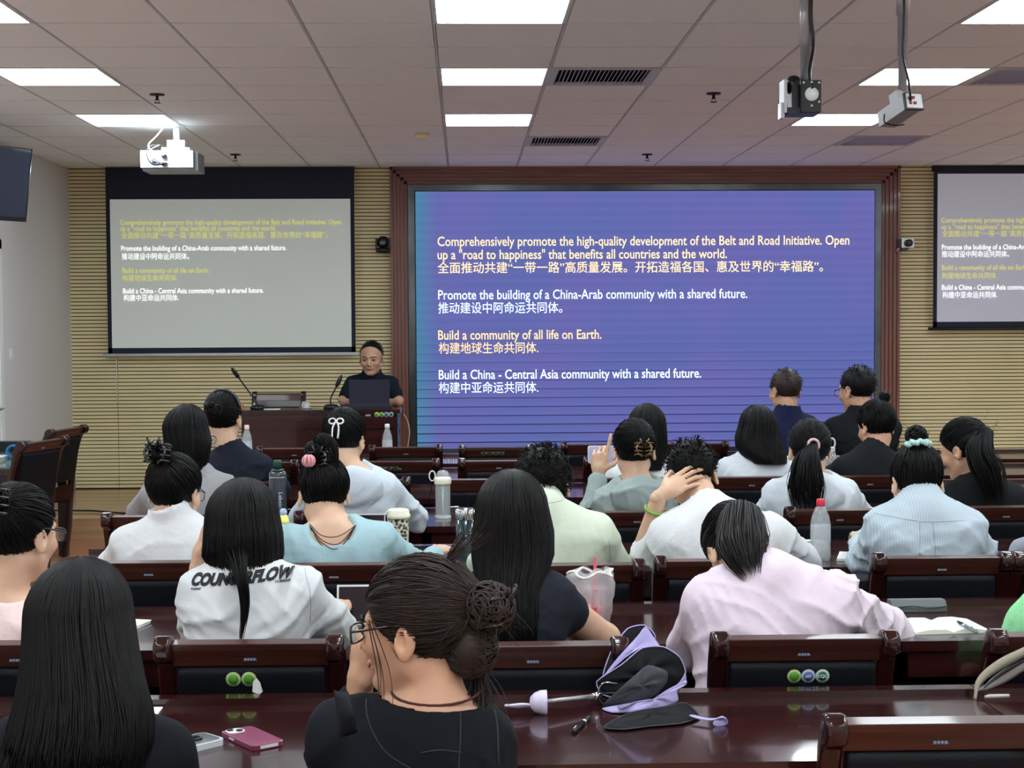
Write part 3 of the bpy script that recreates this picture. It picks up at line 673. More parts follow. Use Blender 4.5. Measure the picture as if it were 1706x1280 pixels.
def folds(amp, seed=0, sc=1.0, ctr=(0,0,0), clear=0.0):
    r = np.random.default_rng(seed); ds = r.normal(size=(5,3))*np.array((1,.5,1)); ds /= np.linalg.norm(ds, axis=1)[:,None]; fr = np.array([16,26,40,62,95])*sc; ph = r.uniform(0,6,5); wt = (.9,.8,.7,.45,.25)
    def f(P):
        q = (P-A_(ctr)).astype(np.float32); w = q+.02*np.sin(q[:,[2,0,1]]*15+ph[0])+.008*np.sin(q[:,[1,2,0]]*41+ph[1]); o = 0
        for i in range(5):
            env = .5+.5*np.sin(w@ds[(i+1)%5]*fr[i]*.33+ph[(i+3)%5])
            o = o+wt[i]*env*((1-np.abs(np.sin(w@ds[i]*fr[i]+ph[i])))**2.2-.25)
        k = 1.0 if not clear else np.clip((np.linalg.norm(q, axis=1)-clear)/.07, 0, 1)
        return (-amp*o*k).astype(np.float32)
    return f
def strands_mesh(name, P, Rd, mt, parent=None, base=None, sides=4, flat=.75):
    P = np.asarray(P, float); Rd = np.asarray(Rd, float); m, n, _ = P.shape
    if base is not None: P = P-np.array(tuple(base))
    T = np.gradient(P, axis=1); T /= np.linalg.norm(T, axis=2, keepdims=True)+1e-9
    ref = np.array([.31,-.2,.93]); ref = np.where((np.abs(T@ref) > .93)[...,None], np.array([.9,.4,.1]), ref)
    A = np.cross(T, ref); A /= np.linalg.norm(A, axis=2, keepdims=True)+1e-9; B = np.cross(T, A)
    ang = np.arange(sides)*2*PI/sides
    V = P[:,:,None,:]+Rd[:,:,None,None]*(A[:,:,None,:]*np.cos(ang)[:,None]+B[:,:,None,:]*np.sin(ang)[:,None]*flat)
    base_i = (np.arange(m)[:,None,None]*n+np.arange(n-1)[None,:,None])*sides; j = np.arange(sides); j2 = (j+1)%sides
    F = np.stack([base_i+j, base_i+j2, base_i+sides+j2, base_i+sides+j], -1).reshape(-1,4)
    return raw(name, V.reshape(-1,3), F, mt, parent)
def rotm(yaw=0, pitch=0, roll=0):
    return np.array(Matrix.Rotation(yaw,3,'Z')@Matrix.Rotation(-pitch,3,'X')@Matrix.Rotation(roll,3,'Y'))
V3 = lambda p: np.array(tuple(p), dtype=float)
def unit(v): return v/(np.linalg.norm(v)+1e-9)
def head_ops(H, Rh, s, male=False, face=True):
    w = lambda p: V3(H)+Rh@(np.array(p)*s)
    E = lambda c, r, rot=None: f_ell(w(c), np.array(r)*s, Rh if rot is None else Rh@rot)
    Cn = lambda a, b, ra, rb: f_cone(w(a), w(b), ra*s, rb*s)
    o = [('+', E((0,-.014,.034),(.0765,.096,.084)), .001), ('+', E((0,.03,-.025),(.062,.062,.082)), .03),
         ('+', Cn((0,.055,-.092),(0,.005,-.055),.022,.05), .025), ('+', Cn((-.046,.0,-.055),(-.015,.06,-.09),.018,.016), .02), ('+', Cn((.046,.0,-.055),(.015,.06,-.09),.018,.016), .02)]
    if face:
        for x in (-1,1):
            o += [('-', E((x*.031,.098,.004),(.018,.014,.012)), .012), ('+', E((x*.031,.077,.003),(.0145,.0125,.0125)), .003), ('+', Cn((x*.012,.086,.024),(x*.046,.072,.026),.007,.006), .012),
                  ('+', E((x*.04,.062,-.024),(.022,.02,.018)), .02), ('+', E((x*.012,.097,-.034),(.0075,.0085,.0065)), .005)]
        o += [('+', Cn((0,.085,.012),(0,.108,-.028),.0065,.0095), .008), ('+', E((0,.089,-.055),(.022,.011,.0065)), .008), ('+', E((0,.086,-.066),(.019,.011,.0065)), .005),
              ('-', Cn((-.02,.101,-.0605),(.02,.101,-.0605),.0022,.0022), .003), ('+', E((0,.078,-.092),(.02,.016,.014)), .015)]
    for x in (-1,1):
        r = np.array(Matrix.Rotation(x*-.35,3,'Z')@Matrix.Rotation(.15,3,'X'))
        o += [('+', E((x*.080,-.012,-.008),(.0065,.019,.030),r), .006), ('+', E((x*.083,-.010,-.030),(.005,.010,.012),r), .006), ('-', E((x*.091,-.007,-.003),(.010,.0115,.019),r), .002), ('+', Cn((x*.083,-.016,.010),(x*.082,-.016,-.014),.0028,.0028), .003), ('+', Cn((x*.080,.004,-.008),(x*.080,.003,-.016),.004,.004), .003)]
    return o
def hand_ops(Wp, d, nrm, side, curl=(.5,.5,.5,.5), s=1.0, thumb=.6):
    """palm and five fingers: d along the hand, nrm out of the back of the hand, side=+1 when the thumb lies on the d x nrm side"""
    d = unit(V3(d)); nrm = unit(V3(nrm)-d*(V3(nrm)@d)); w = np.cross(d, nrm)*side; W0 = V3(Wp)
    R = np.stack([w, nrm, d], 1)
    o = [('+', f_ell(W0+d*.045*s, np.array((.04,.014,.05))*s, R), .001), ('+', f_cone(W0-d*.03, W0+d*.02*s, .025*s, .024*s), .02)]
    for i in range(4):
        a = W0+d*.082*s+w*(.030-.020*i)*s-d*(0,-.004,0,.008)[i]*s; L = (.044,.05,.046,.036)[i]*s; ds = unit(d+w*(.10-.07*i)); r = .0086*s; A = 0
        o.append(('+', f_cone(a-d*.02*s, a, r, r), .006))
        for k, c in ((1,.8),(.62,1.0),(.5,.8)):
            A += curl[i]*c; dd = unit(ds*math.cos(A)-nrm*math.sin(A)); b = a+dd*L*k
            o.append(('+', f_cone(a, b, r, r*.93), .003)); a = b; r *= .93
    a = W0+d*.022*s+w*.028*s; dd = unit(d*.6+w*thumb-nrm*.35); b = a+dd*.042*s; c = b+unit(dd+d*.5-nrm*.3)*.034*s
    o += [('+', f_cone(a, b, .0125*s, .0105*s), .008), ('+', f_cone(b, c, .0105*s, .0085*s), .004)]
    return o
HC = np.array((0,-.014,.036)); HE = np.array((.084,.104,.0935))
def hair_cap(H, Rh, s, grow=0, low=-.075, fringe=.02, res=.006, rough=.0015, seed=0, front=True):
    w = lambda p: V3(H)+Rh@(np.array(p)*s)
    o = [('+', f_ell(w(HC), (HE+grow)*s, Rh), .001)]
    o += [('&', f_plane(w((0,fringe/.8,0)), Rh@np.array((0,.8,-.6))), .01), ('&', f_plane(w((0,0,low)), Rh@np.array((0,.12,-1))), .012)]
    # keep the ears free
    for x in (-1,1): o.append(('-', f_ell(w((x*.09,.004,-.03)), np.array((.02,.024,.05))*s, Rh), .008))
    if rough: o.append(('d', folds(rough, seed, 3.0, H), 0))
    lo, hi = bounds([w((x,y,z)) for x in (-.12,.12) for y in (-.14,.12) for z in (-.11,.15)], .01)
    return nets(o, lo, hi, res)
def rim_dirs(n, rng, inner=.55, fringe=.02):
    """directions on the scalp: many along the hairline, the rest scattered behind it"""
    out = []
    while len(out) < n:
        d = unit(rng.normal(size=3)); p = HC+HE*d
        pl = p[1]*.8-p[2]*.6-fringe*1.0
        if pl > 0 or p[2] < -.07: continue
        if (pl > -.022 or p[2] < -.035) or rng.random() < inner: out.append(d)
    return np.array(out)
def pulled(H, Rh, s, tgt, n, rng, rad=.0035, lift=.03, fringe=.02, npt=12, inner=.4, flare=0):
    n = int(n*2.0); rad *= .62
    D = rim_dirs(n, rng, inner, fringe); t = np.linspace(0,1,npt); td = unit((np.array(tgt)-HC)/HE)
    P = []
    for d in D:
        q = []
        tt = unit(td+rng.normal(size=3)*.09)
        for a in t:
            v = unit(d*(1-a)+tt*a + 1e-6); q.append(HC+HE*v*(1.005+lift*math.sin(PI*a)*rng.uniform(.3,1)+.03*a))
        P.append(q)
    P = np.array(P)+rng.normal(size=(n,1,3))*.0008
    P = V3(H)+(P*s)@Rh.T; R = np.tile(rad*s*(np.sin(PI*np.clip(t,.08,.95))**.35), (n,1))*rng.uniform(.6,1.25,(n,1))
    return P, R
def bun(C, R_, rx, n, rng, axis=(0,-1,.4), rad=.004):
    """coils wound round a knot"""
    C = V3(C); t = np.linspace(0, 2*PI*.85, 14); P = []
    ax = unit(np.array(axis, float))
    for i in range(n):
        k = unit(ax+rng.normal(size=3)*.45); a = unit(np.cross(k, rng.normal(size=3))); b = np.cross(k, a)
        h = rng.uniform(-.93,.93); r = math.sqrt(1-h*h); ph = rng.uniform(0,6)
        P.append([C+rx*(k*h*1.0+(a*math.cos(x+ph)+b*math.sin(x+ph))*r*rng.uniform(.98,1.03))*np.array(R_) for x in t])
    P = np.array(P); R = np.tile(rad*np.sin(np.linspace(.25,PI-.2,14))**.5, (n,1)); return P, R
def bundle(path, radii, n, rng, rad=.003, npt=16, twist=.4, flat=1.0, wisp=.15):
    sp = np.array([tuple(p) for p in smoothpath([tuple(p) for p in path], npt-1)]); rr = np.interp(np.linspace(0,1,npt), np.linspace(0,1,len(radii)), radii)
    T = np.gradient(sp, axis=0); T /= np.linalg.norm(T, axis=1)[:,None]+1e-9; ref = np.array((1,0,.02)); A = ref-T*(T@ref)[:,None]; A /= np.linalg.norm(A,axis=1)[:,None]; B = np.cross(T, A)
    P = []; R = []; n = int(n*1.6); rad *= .7
    for i in range(n):
        ph = rng.uniform(0,2*PI); q = math.sqrt(rng.uniform(.35,1)); tw = rng.uniform(-twist,twist); e = rng.uniform(.8,1.06)
        x = np.linspace(0,1,npt); ang = ph+tw*x; r_ = rr*q*(1+rng.uniform(-wisp,wisp)*x)
        c = np.stack([np.interp(np.minimum(x*e,1.0), x, sp[:,k]) for k in range(3)],1)
        c += T[-1]*(np.maximum(x*e-1,0)*.25)[:,None]
        P.append(c+A*(np.cos(ang)*r_)[:,None]+B*(np.sin(ang)*r_*flat)[:,None]); R.append(rad*rng.uniform(.7,1.3)*np.sqrt(np.clip(1.03-x**3,0.02,1)))
    return np.array(P), np.array(R)
def drape(levels, n, rng, phi=2.0, rad=.0035, npt=26, tend=(.86,1.0), inset=1.0, wob=.012, even=False, bias=None):
    """levels: (x,y,z,rx,ry); strands of constant angle from the crown down; phi measured from straight back"""
    L = np.array(levels, float); m = len(L); P = []; R = []
    if not even: n = int(n*2.1); rad *= .6
    for i in range(n):
        ph = (-phi+2*phi*i/(n-1)) if even else rng.uniform(-phi, phi)
        te = 1.0 if even else rng.uniform(*tend); x = np.linspace(0, te*(m-1), npt)
        l = np.stack([np.interp(x, np.arange(m), L[:,k]) for k in range(5)], 1)
        dep = inset*(1 if even else rng.uniform(.96,1.015)); a = ph+(0 if even else 1)*wob*np.sin(x*rng.uniform(.3,.9)+rng.uniform(0,6))*x*.5
        P.append(np.stack([l[:,0]+l[:,3]*dep*np.sin(a), l[:,1]-l[:,4]*dep*np.cos(a), l[:,2]], 1))
        R.append(rad*rng.uniform(.7,1.3)*np.sqrt(np.clip(1.02-(x/max(x[-1],.1))**4, .03, 1)))
    return np.array(P), np.array(R)
def sheet_mesh(P):
    n, m = P.shape[:2]; i = np.arange(n-1)[:,None]; j = np.arange(m-1)[None]; a = i*m+j
    return P.reshape(-1,3), np.stack([a, a+1, a+m+1, a+m], -1).reshape(-1,4)
def joinm(parts):
    V = []; F = []; k = 0
    for v, f in parts:
        if len(v) == 0: continue
        V.append(np.asarray(v)); F.append(np.asarray(f)+k); k += len(v)
    return np.concatenate(V), np.concatenate(F)
def claw(t, C, base, size, mt, R=None, name='claw_clip'):
    """open-work jaw clip: two combs of curved teeth from a hinge"""
    C = V3(C)-V3(base); R = np.eye(3) if R is None else R; bm = bmesh.new()
    tr = lambda p: Vector(C+R@(np.array(p)*size))
    for sd in (-1,1):
        sweep(bm, smoothpath([tr((sd*.1,-.25,-.5)),tr((sd*.42,-.5,-.3)),tr((sd*.48,-.52,.1)),tr((sd*.15,-.45,.5))],10), .07*size, n=6)
        for z in (-.45,-.2,.05,.3): sweep(bm, smoothpath([tr((sd*.05,-.3,z)),tr((sd*.4,-.55,z+.05)),tr((sd*.62,-.25,z+.02)),tr((sd*.55,.15,z))],7), [.06*size]*5+[.045*size,.035*size,.02*size], n=5)
        sweep(bm, [tr((sd*.06,-.5,.1)),tr((sd*.22,-.75,.42)),tr((sd*.3,-.8,.62))], .06*size, n=6)
    bmesh.ops.recalc_face_normals(bm, faces=bm.faces)
    return obj(name, bm, mt, t)
def glasses(t, H, Rh, s, base, mt, thick=.0016):
    w = lambda p: Vector(V3(H)+Rh@(np.array(p)*s)-V3(base))
    bm = bmesh.new()
    for x in (-1,1):
        pts = [w((x*.034+.0255*math.copysign(abs(math.cos(a))**.6,math.cos(a)), .106-.004*abs(math.cos(a)), .0+.0165*math.copysign(abs(math.sin(a))**.6,math.sin(a)))) for a in np.linspace(0,2*PI,22,endpoint=False)]
        sweep(bm, pts, thick, n=6, closed=True); sweep(bm, [w((x*.059,.102,.006)),w((x*.072,.08,.010)),w((x*.081,.012,.020)),w((x*.082,-.006,.021)),w((x*.080,-.03,.006))], thick, n=6)
    sweep(bm, [w((-.009,.107,.002)),w((0,.11,.005)),w((.009,.107,.002))], thick, n=6)
    g = obj('glasses', bm, mt, t); bm = bmesh.new()
    for x in (-1,1):
        c = bm.verts.new(w((x*.034,.105,0))); r = [bm.verts.new(w((x*.034+.024*math.cos(a), .105, .0155*math.sin(a)))) for a in np.linspace(0,2*PI,16,endpoint=False)]
        for i in range(16): bm.faces.new((c,r[i],r[(i+1)%16]))
    obj('lens', bm, mat('spectacle_lens',(235,240,242),rough=.03,alpha=.18), g); return g
# ------------------------------------------------------------------ people
PEOPLE = {}; FOLD = 2.3
def cloth(name, rgb, rough=.9, bump=.25, bscale=45, **k): return mat('cloth_'+name, rgb, rough=rough, bump=bump, bscale=bscale, spec=.2, **k)
def person(key, label, Y, head, neck, sl, sr, shirt, chair=None, hs=1.0, yaw=0, pitch=.15, roll=0, dh=.03, el=None, er=None, wl=None, wr=None, pelvis=None, sleeve='short', neckcut=.062,
           scoop=None, collar=None, grow=.013, fold=.004, skin=None, near=False, hands=(True,True), hand=None, back=1.0, face=True, stripe=None, sw=1.0, shr=.052, flip=False, zb=0, tro=None, body_extra=(), shirt_extra=(), armr=1.0, facing=1, lower=True, hcut=None, fine=None, name='person', chest=1.0, slv=.72):
    skin = skin or m_skin2
    H = V3(W(head[0], head[1], Y+dh)); N = V3(W(neck[0], neck[1], Y)); SL = V3(W(*sl, Y+.005)) if len(sl) == 2 else V3(W(*sl)); SR = V3(W(*sr, Y+.005)) if len(sr) == 2 else V3(W(*sr))
    if pelvis is None: pelvis = (N[0], Y-.02, .585+zb)
    Pv = V3(pelvis); base = (Pv[0], Pv[1], zb)
    t = thing('person', label, 'person', base)
    dn = .07*facing
    def arm(S_, tgt, wt, sg):
        tgt = V3(tgt); E = S_+unit(tgt-S_)*min(.31*armr, np.linalg.norm(tgt-S_)); wt = V3(wt); Wp = E+unit(wt-E)*min(.25*armr, np.linalg.norm(wt-E)); return E, Wp
    dz = .80+zb
    EL, WL = arm(SL, el if el is not None else (SL[0]-.06, Y+.28*facing, dz), wl if wl is not None else (N[0]-.07, Y+.5*facing, dz+.03), -1)
    ER, WR = arm(SR, er if er is not None else (SR[0]+.06, Y+.28*facing, dz), wr if wr is not None else (N[0]+.07, Y+.5*facing, dz+.03), 1)
    Rh = rotm(yaw, pitch, roll)
    X = unit(SR-SL); Zt = unit(N-Pv); Zt = unit(Zt-X*(Zt@X)*.6); Yt = unit(np.cross(Zt, X)); Rt = np.stack([unit(np.cross(Yt,Zt)), Yt, Zt], 1); hw = np.linalg.norm(SR-SL)/2*sw; mid = (SL+SR)/2
    lat = lambda f: N*(1-f)+Pv*f
    c1 = lat(.30)*.5+(mid*(1-.30)+Pv*.30)*.5+Yt*.02; c2 = lat(.62)+Yt*.02
    def torso(g, k=.05, arms=1.0):
        o = [('+', f_ell(c1, np.array((hw*.93*chest,.108*back,.175)), Rt, g), .001), ('+', f_ell(c2, np.array((hw*.80*chest,.098*back,.17)), Rt, g), k), ('+', f_ell(Pv, (hw*.92,.12,.12), Rt, g), k),
             ('+', f_cone(N-Zt*.02, SL-X*-.0, .048, shr*.92, g), k), ('+', f_cone(N-Zt*.02, SR, .048, shr*.92, g), k),
             ('+', f_cone(SL+X*.05-Zt*.05, SR-X*.05-Zt*.05, .07, .07, g), k)]
        for x in (-1,1): o.append(('+', f_ell(c1+X*x*hw*.45-Yt*.05-Zt*-.03, (.07,.05,.09), Rt, g), .04))
        return o
    nb = f_cone(N-Zt*.02, H+Rh@np.array((0,-.02,-.055))*hs, .056*hs, .050*hs)
    # --- body: one surface
    bo = torso(0)+[('+', nb, .025)]
    for S_, E, Wp in ((SL,EL,WL),(SR,ER,WR)): bo += [('+', f_cone(S_, E, .048, .038), .02), ('+', f_cone(E, Wp, .039, .026), .015)]
    ho = head_ops(H, Rh, hs, face=face)
    hn = []
    for i, (E, Wp, sd) in enumerate(((EL,WL,1),(ER,WR,-1))):
        h = (hand or {}).get('lr'[i], {}); d = h.get('d', unit(Wp-E)); nr = h.get('n', (0,-.25*facing,1)); hn.append((hand_ops(Wp+unit(np.array(d))*.02, d, nr, h.get('side', sd), h.get('curl', (.45,.45,.5,.5)), h.get('s', .95), h.get('thumb', .6)), Wp, unit(np.array(d, float))))
    pts = [N,Pv,SL,SR,EL,ER,WL,WR,c1,c2]; lo, hi = bounds(pts, .15)
    r1 = .009 if near else .012
    allo = bo+ho+list(body_extra)
    v, f = nets(allo, lo, hi, r1)
    hb = (H-np.array((.125,.145,.16))*hs, H+np.array((.125,.145,.15))*hs)
    hbs = [hb]+[(Wp+d*.09-.125, Wp+d*.09+.125) for _, Wp, d in hn]
    keep = np.ones(len(f), bool)
    for q0, q1 in hbs[:1]:
        ins = ((v > q0+r1)&(v < q1-r1)).all(1); keep &= ~ins[f].all(1)
    parts = [(v, f[keep]), nets(allo, hb[0], hb[1], fine or (.0038 if near else .006))]
    for (o, Wp, d), on in zip(hn, hands):
        if on: parts.append(nets(o, Wp+d*.085-.12, Wp+d*.085+.12, .0036 if near else .0048))
    V, F = joinm(parts)
    body = raw('body', V-V3(base), F, skin, t)
    # --- top
    g = grow; so = torso(g, .055)
    for S_, E, Wp in ((SL,EL,WL),(SR,ER,WR)):
        if sleeve == 'none': continue
        so.append(('+', f_cone(S_, S_+(E-S_)*(slv if sleeve == 'short' else 1), .056+g*.5, .05+g*.6), .03))
        if sleeve == 'long': so.append(('+', f_cone(E, E+(Wp-E)*.9, .045+g*.5, .033+g*.5), .02))
    if sleeve == 'none':
        for S_, E in ((SL,EL),(SR,ER)): so.append(('-', f_cone(S_+(E-S_)*.25, E, .06, .055), .01))
    so += list(shirt_extra)
    up = unit(H+Rh@np.array((0,-.03,-.06))*hs-N)
    wide = neckcut > .067
    so += [('+', f_cone(N-up*.03, N+up*.07, .058*hs+g*.7, .051*hs+g*.7), .018)]
    if collar == 'stand': so += [('+', f_cone(N-up*.02, N+up*.06, .068*hs, .064*hs, .002), .008)]
    if collar == 'polo': so += [('+', f_cone(N-up*.005, N+up*.045, .082*hs, .066*hs, .002), .006)]
    if collar == 'hood':
        so += [('+', f_ell(N-Yt*.09-Zt*.045, (.118,.052,.085), Rt), .012), ('+', f_cone(N-X*.085-Zt*.0, N-Yt*.09+Zt*.01, .028,.03), .02), ('+', f_cone(N+X*.085-Zt*.0, N-Yt*.09+Zt*.01, .028,.03), .02), ('-', f_ell(N-Yt*.035+Zt*.055, (.075,.055,.07), Rt), .012)]
    if fold: so.append(('d', folds(fold*FOLD, sum(map(ord, key)), 1.0, N, clear=.085), 0))
    hc = {'stand':.05,'polo':.034,'hood':.02}.get(collar, .024) if not wide else -.012
    if hcut is not None: hc = hcut
    rs = .10 if not wide else .115
    so.append(('-', f_ell(N+up*(hc+rs)+Yt*.015, (rs,rs,rs)), .004))
    if scoop: so.append(('-', f_ell(N+X*scoop[0]-Yt*.1+Zt*scoop[1], scoop[2], Rt), .006))
    lo, hi = bounds([N,Pv,SL,SR,EL,ER]+([WL,WR] if sleeve == 'long' else []), .17)
    v, f = nets(so, lo, hi, .0072 if near else .010)
    raw('top', v-V3(base), f, shirt, t)
    # --- trousers and shoes
    if lower:
        to = [('+', f_ell(Pv-np.array((0,0,.01)), (hw*.9+.01,.125,.115)), .001)]; lgs = []
        for x in (-1,1):
            K = Pv+np.array((x*.10,.40*facing,-.03)); An = np.array((K[0]+x*.01, K[1]-.03*facing, .10+zb)); Hp = Pv+np.array((x*.08,.02,-.02))
            to += [('+', f_cone(Hp, K, .082, .06), .03), ('+', f_cone(K, An, .06, .042), .02)]; lgs += [K, An]
        lo, hi = bounds([Pv]+lgs, .15); v, f = nets(to, lo, hi, .016); raw('trousers', v-V3(base), f, tro or m_denim, t)
        for x in (0,1):
            An = lgs[1+2*x]; v, f = nets([('+', f_ell(An+np.array((0,.05*facing,-.065)), (.043,.12,.035)), .001), ('+', f_cone(An, An-np.array((0,0,.05)), .04,.04), .02), ('&', f_plane((0,0,zb+.003), (0,0,-1)), .004)], An-.2, An+.2, .012)
            raw('shoe', v-V3(base), f, m_black, t)
    info = dict(t=t, H=H, N=N, Rh=Rh, s=hs, base=base, X=X, Yt=Yt, Zt=Zt, SL=SL, SR=SR, EL=EL, ER=ER, WL=WL, WR=WR, Y=Y, near=near)
    PEOPLE[key] = info; return info
def hair_obj(p, parts, mt, name='hair'):
    V, F = joinm(parts); return raw(name, V-V3(p['base']), F, mt, p['t'])
def L2W(p, q): return V3(p['H'])+p['Rh']@(np.array(q)*p['s'])
def add_strands(p, PR_, mt, parent, name='locks', flat=.6):
    P = np.concatenate([a for a, _ in PR_]) if len({a.shape[1] for a,_ in PR_}) == 1 else None
    if P is not None: return strands_mesh(name, P, np.concatenate([b for _, b in PR_]), mt, parent, p['base'], flat=flat)
    for a, b in PR_: strands_mesh(name, a, b, mt, parent, p['base'], flat=flat)
def updo(p, mt, tgt=(0,-.1,.07), n=120, bunr=(.038,.034,.036), nb=26, low=-.075, fringe=.02, rad=.0035, clawm=None, claw_s=.05, seed=1, grow=0, bun_on=True, wisps=8, tail=None, wl=.05, off=1.12, mass=None):
    rng = np.random.default_rng(seed); H, Rh, s = p['H'], p['Rh'], p['s']
    parts = [hair_cap(H, Rh, s, grow=grow, low=low, fringe=fringe, seed=seed, res=.005 if p['near'] else .0065)]
    C = L2W(p, np.array(HC)+unit((np.array(tgt)-HC)/HE)*HE*off+unit(np.array(tgt)-HC)*bunr[1]*.45)
    if bun_on: parts.append(nets([('+', f_ell(C, np.array(bunr)*.9*s, Rh), .001)], C-.08, C+.08, .007))
    if mass is not None: cm = L2W(p, mass[0]); parts.append(nets([('+', f_ell(cm, np.array(mass[1]), Rh), .001)], cm-.1, cm+.1, .007))
    h = hair_obj(p, parts, mt)
    if mass is not None: add_strands(p, [bun(cm, tuple(np.array(mass[1])/max(mass[1])), max(mass[1])*1.03, 120, rng, axis=(.2,.1,1), rad=rad)], mt, h, 'low_twist')
    add_strands(p, [pulled(H, Rh, s, tgt, n, rng, rad, fringe=fringe)], mt, h)
    if bun_on: add_strands(p, [bun(C, (1,1,1), bunr[0]*s, nb, rng, rad=rad*1.15)], mt, h, 'bun')
    if wisps:                                                  # loose ends
        P = []; R = []
        for i in range(wisps):
            a = L2W(p, HC+HE*unit(rng.normal(size=3)*np.array((1,.6,.8))+np.array((0,-.6,.1)))*1.0); o = unit(rng.normal(size=3)+np.array((0,-.2,.5))); q = np.linspace(0,1,12)[:,None]
            b = C+rng.normal(size=3)*.02; P.append(b+o*q*wl*rng.uniform(.5,1.3)+np.array((0,0,-1))*q*q*wl*.5); R.append(np.full(12,.0011)*np.linspace(1,.3,12))
        add_strands(p, [(np.array(P), np.array(R))], mt, h, 'loose_hair')
    if clawm is not None: claw(p['t'], C-p['Rh']@np.array((0,.0,0)), p['base'], claw_s, clawm, Rh)
    return h, C
def longhair(p, mt, levels, n=220, phi=2.0, seed=1, rad=.0035, fringe=.02, extra=None, tend=(.85,1), npt=26, cap=True, wob=.012):
    rng = np.random.default_rng(seed); H, Rh, s = p['H'], p['Rh'], p['s']
    top = []
    for a in (.06,.3,.55,.8,1.05,1.3,1.5):
        q = L2W(p, (0,-.014,.036+.099*math.cos(a))); top.append((q[0],q[1],q[2],.0895*s*math.sin(a),.112*s*math.sin(a)))
    L = top+[tuple(l) for l in levels]
    P, R = drape(L, 40, rng, phi, npt=22, even=True, inset=.96); v, f = sheet_mesh(P)
    P2, _ = drape(L, 40, rng, phi, npt=22, even=True, inset=.80); v2, f2 = sheet_mesh(P2)
    parts = [(v, f), (v2, f2[:,::-1])]
    if cap: parts.append(hair_cap(H, Rh, s, grow=-.008, low=-.075, fringe=fringe, seed=seed, res=.0065))
    h = hair_obj(p, parts, mt)
    add_strands(p, [drape(L, n, rng, phi, rad=rad, tend=tend, npt=npt, wob=wob)]+([extra] if extra else []), mt, h)
    return h
def shorthair(p, mt, n=260, seed=1, low=-.062, fringe=.03, ln=.03, rad=.0022, grow=-.005, curl=0, bald=None):
    rng = np.random.default_rng(seed); H, Rh, s = p['H'], p['Rh'], p['s']
    h = hair_obj(p, [hair_cap(H, Rh, s, grow=grow, low=low, fringe=fringe, seed=seed, res=.005 if p['near'] else .006, rough=.002)], mt)
    if n:
        D = rim_dirs(n, rng, 1.0, fringe-.006); P = []; R = []
        for d in D:
            a = HC+(HE+grow)*d*.99; o = unit(d*.18+np.array((rng.normal()*.35, -.45+rng.normal()*.35, -.6*(1 if d[2] < .6 else .1)))); q = np.linspace(0,1,8)[:,None]
            c = a+o*q*ln*rng.uniform(.6,1.2)+d*.008*np.sin(q*PI)+(np.sin(q*9+rng.uniform(0,6))*curl*rng.normal(size=3) if curl else 0); P.append(c); R.append(rad*np.linspace(1,.2,8))
        P = V3(H)+(np.array(P)*s)@Rh.T; add_strands(p, [(P, np.array(R)*s)], mt, h)
    return h
c_black = cloth('black', (22,24,28)); c_navy = cloth('navy', (26,29,42)); c_white = cloth('white', (213,214,217), bump=.35, bscale=22)
c_pink = cloth('pink', (232,208,204)); c_blue = cloth('pale_blue', (158,187,195), bump=.3, bscale=30); c_green = cloth('pale_green', (200,209,190), bump=.12)
c_lilac = cloth('pale_pink', (220,203,217), bump=.35, bscale=16); c_mint = cloth('mint', (148,218,160)); c_grey = cloth('grey', (150,149,152), bump=.4)
c_card = cloth('pale_grey', (196,204,214), bump=.35, bscale=18); c_hood = cloth('grey_green', (146,158,156), bump=.4, bscale=20); c_hoodw = cloth('white_blue', (206,212,220), bump=.4, bscale=20)
c_shirt = cloth('striped_blue', (182,200,214), bump=.4, bscale=14); c_navyp = cloth('navy_polo', (24,28,58)); c_black2 = cloth('black_tee', (18,21,27), bump=.35, bscale=16); c_slate = cloth('slate', (30,33,42), bump=.4, bscale=16)
c_dark = cloth('speaker_polo', (18,26,38)); c_whitet = cloth('white_tee', (208,211,214), bump=.35, bscale=14); c_sleeve = cloth('sleeve_grey', (150,152,162), bump=.5)
# stripes on the blue shirt
nt = c_shirt.node_tree; b = nt.nodes['Principled BSDF']; wv = nt.nodes.new('ShaderNodeTexWave'); wv.inputs['Scale'].default_value = 38; wv.bands_direction = 'X'; wv.inputs['Distortion'].default_value = .3
tc = nt.nodes.new('ShaderNodeTexCoord'); nt.links.new(tc.outputs['Object'], wv.inputs['Vector']); rp = nt.nodes.new('ShaderNodeValToRGB'); rp.color_ramp.elements[0].color = lin((170,184,196)); rp.color_ramp.elements[1].color = lin((186,198,207))
nt.links.new(wv.outputs[0], rp.inputs[0]); nt.links.new(rp.outputs[0], b.inputs['Base Color'])
m_clawb = mat('claw_black', (14,14,16), rough=.15, coat=.5); m_clawg = mat('claw_bronze', (120,100,70), rough=.25, metal=.7); m_claww = mat('claw_white', (235,235,235), rough=.3); m_cloth_band = mat('headband_grey', (70,70,84), rough=.9)
def lv(*rows):     # rings of a hair drape from its outline: left u, right u, v, centre distance, half depth
    out = []
    for u0, u1, v, Yc, ry in rows:
        a, b = W(u0, v, Yc), W(u1, v, Yc); out.append(((a.x+b.x)/2, Yc, a.z, (b.x-a.x)/2, ry))
    return out

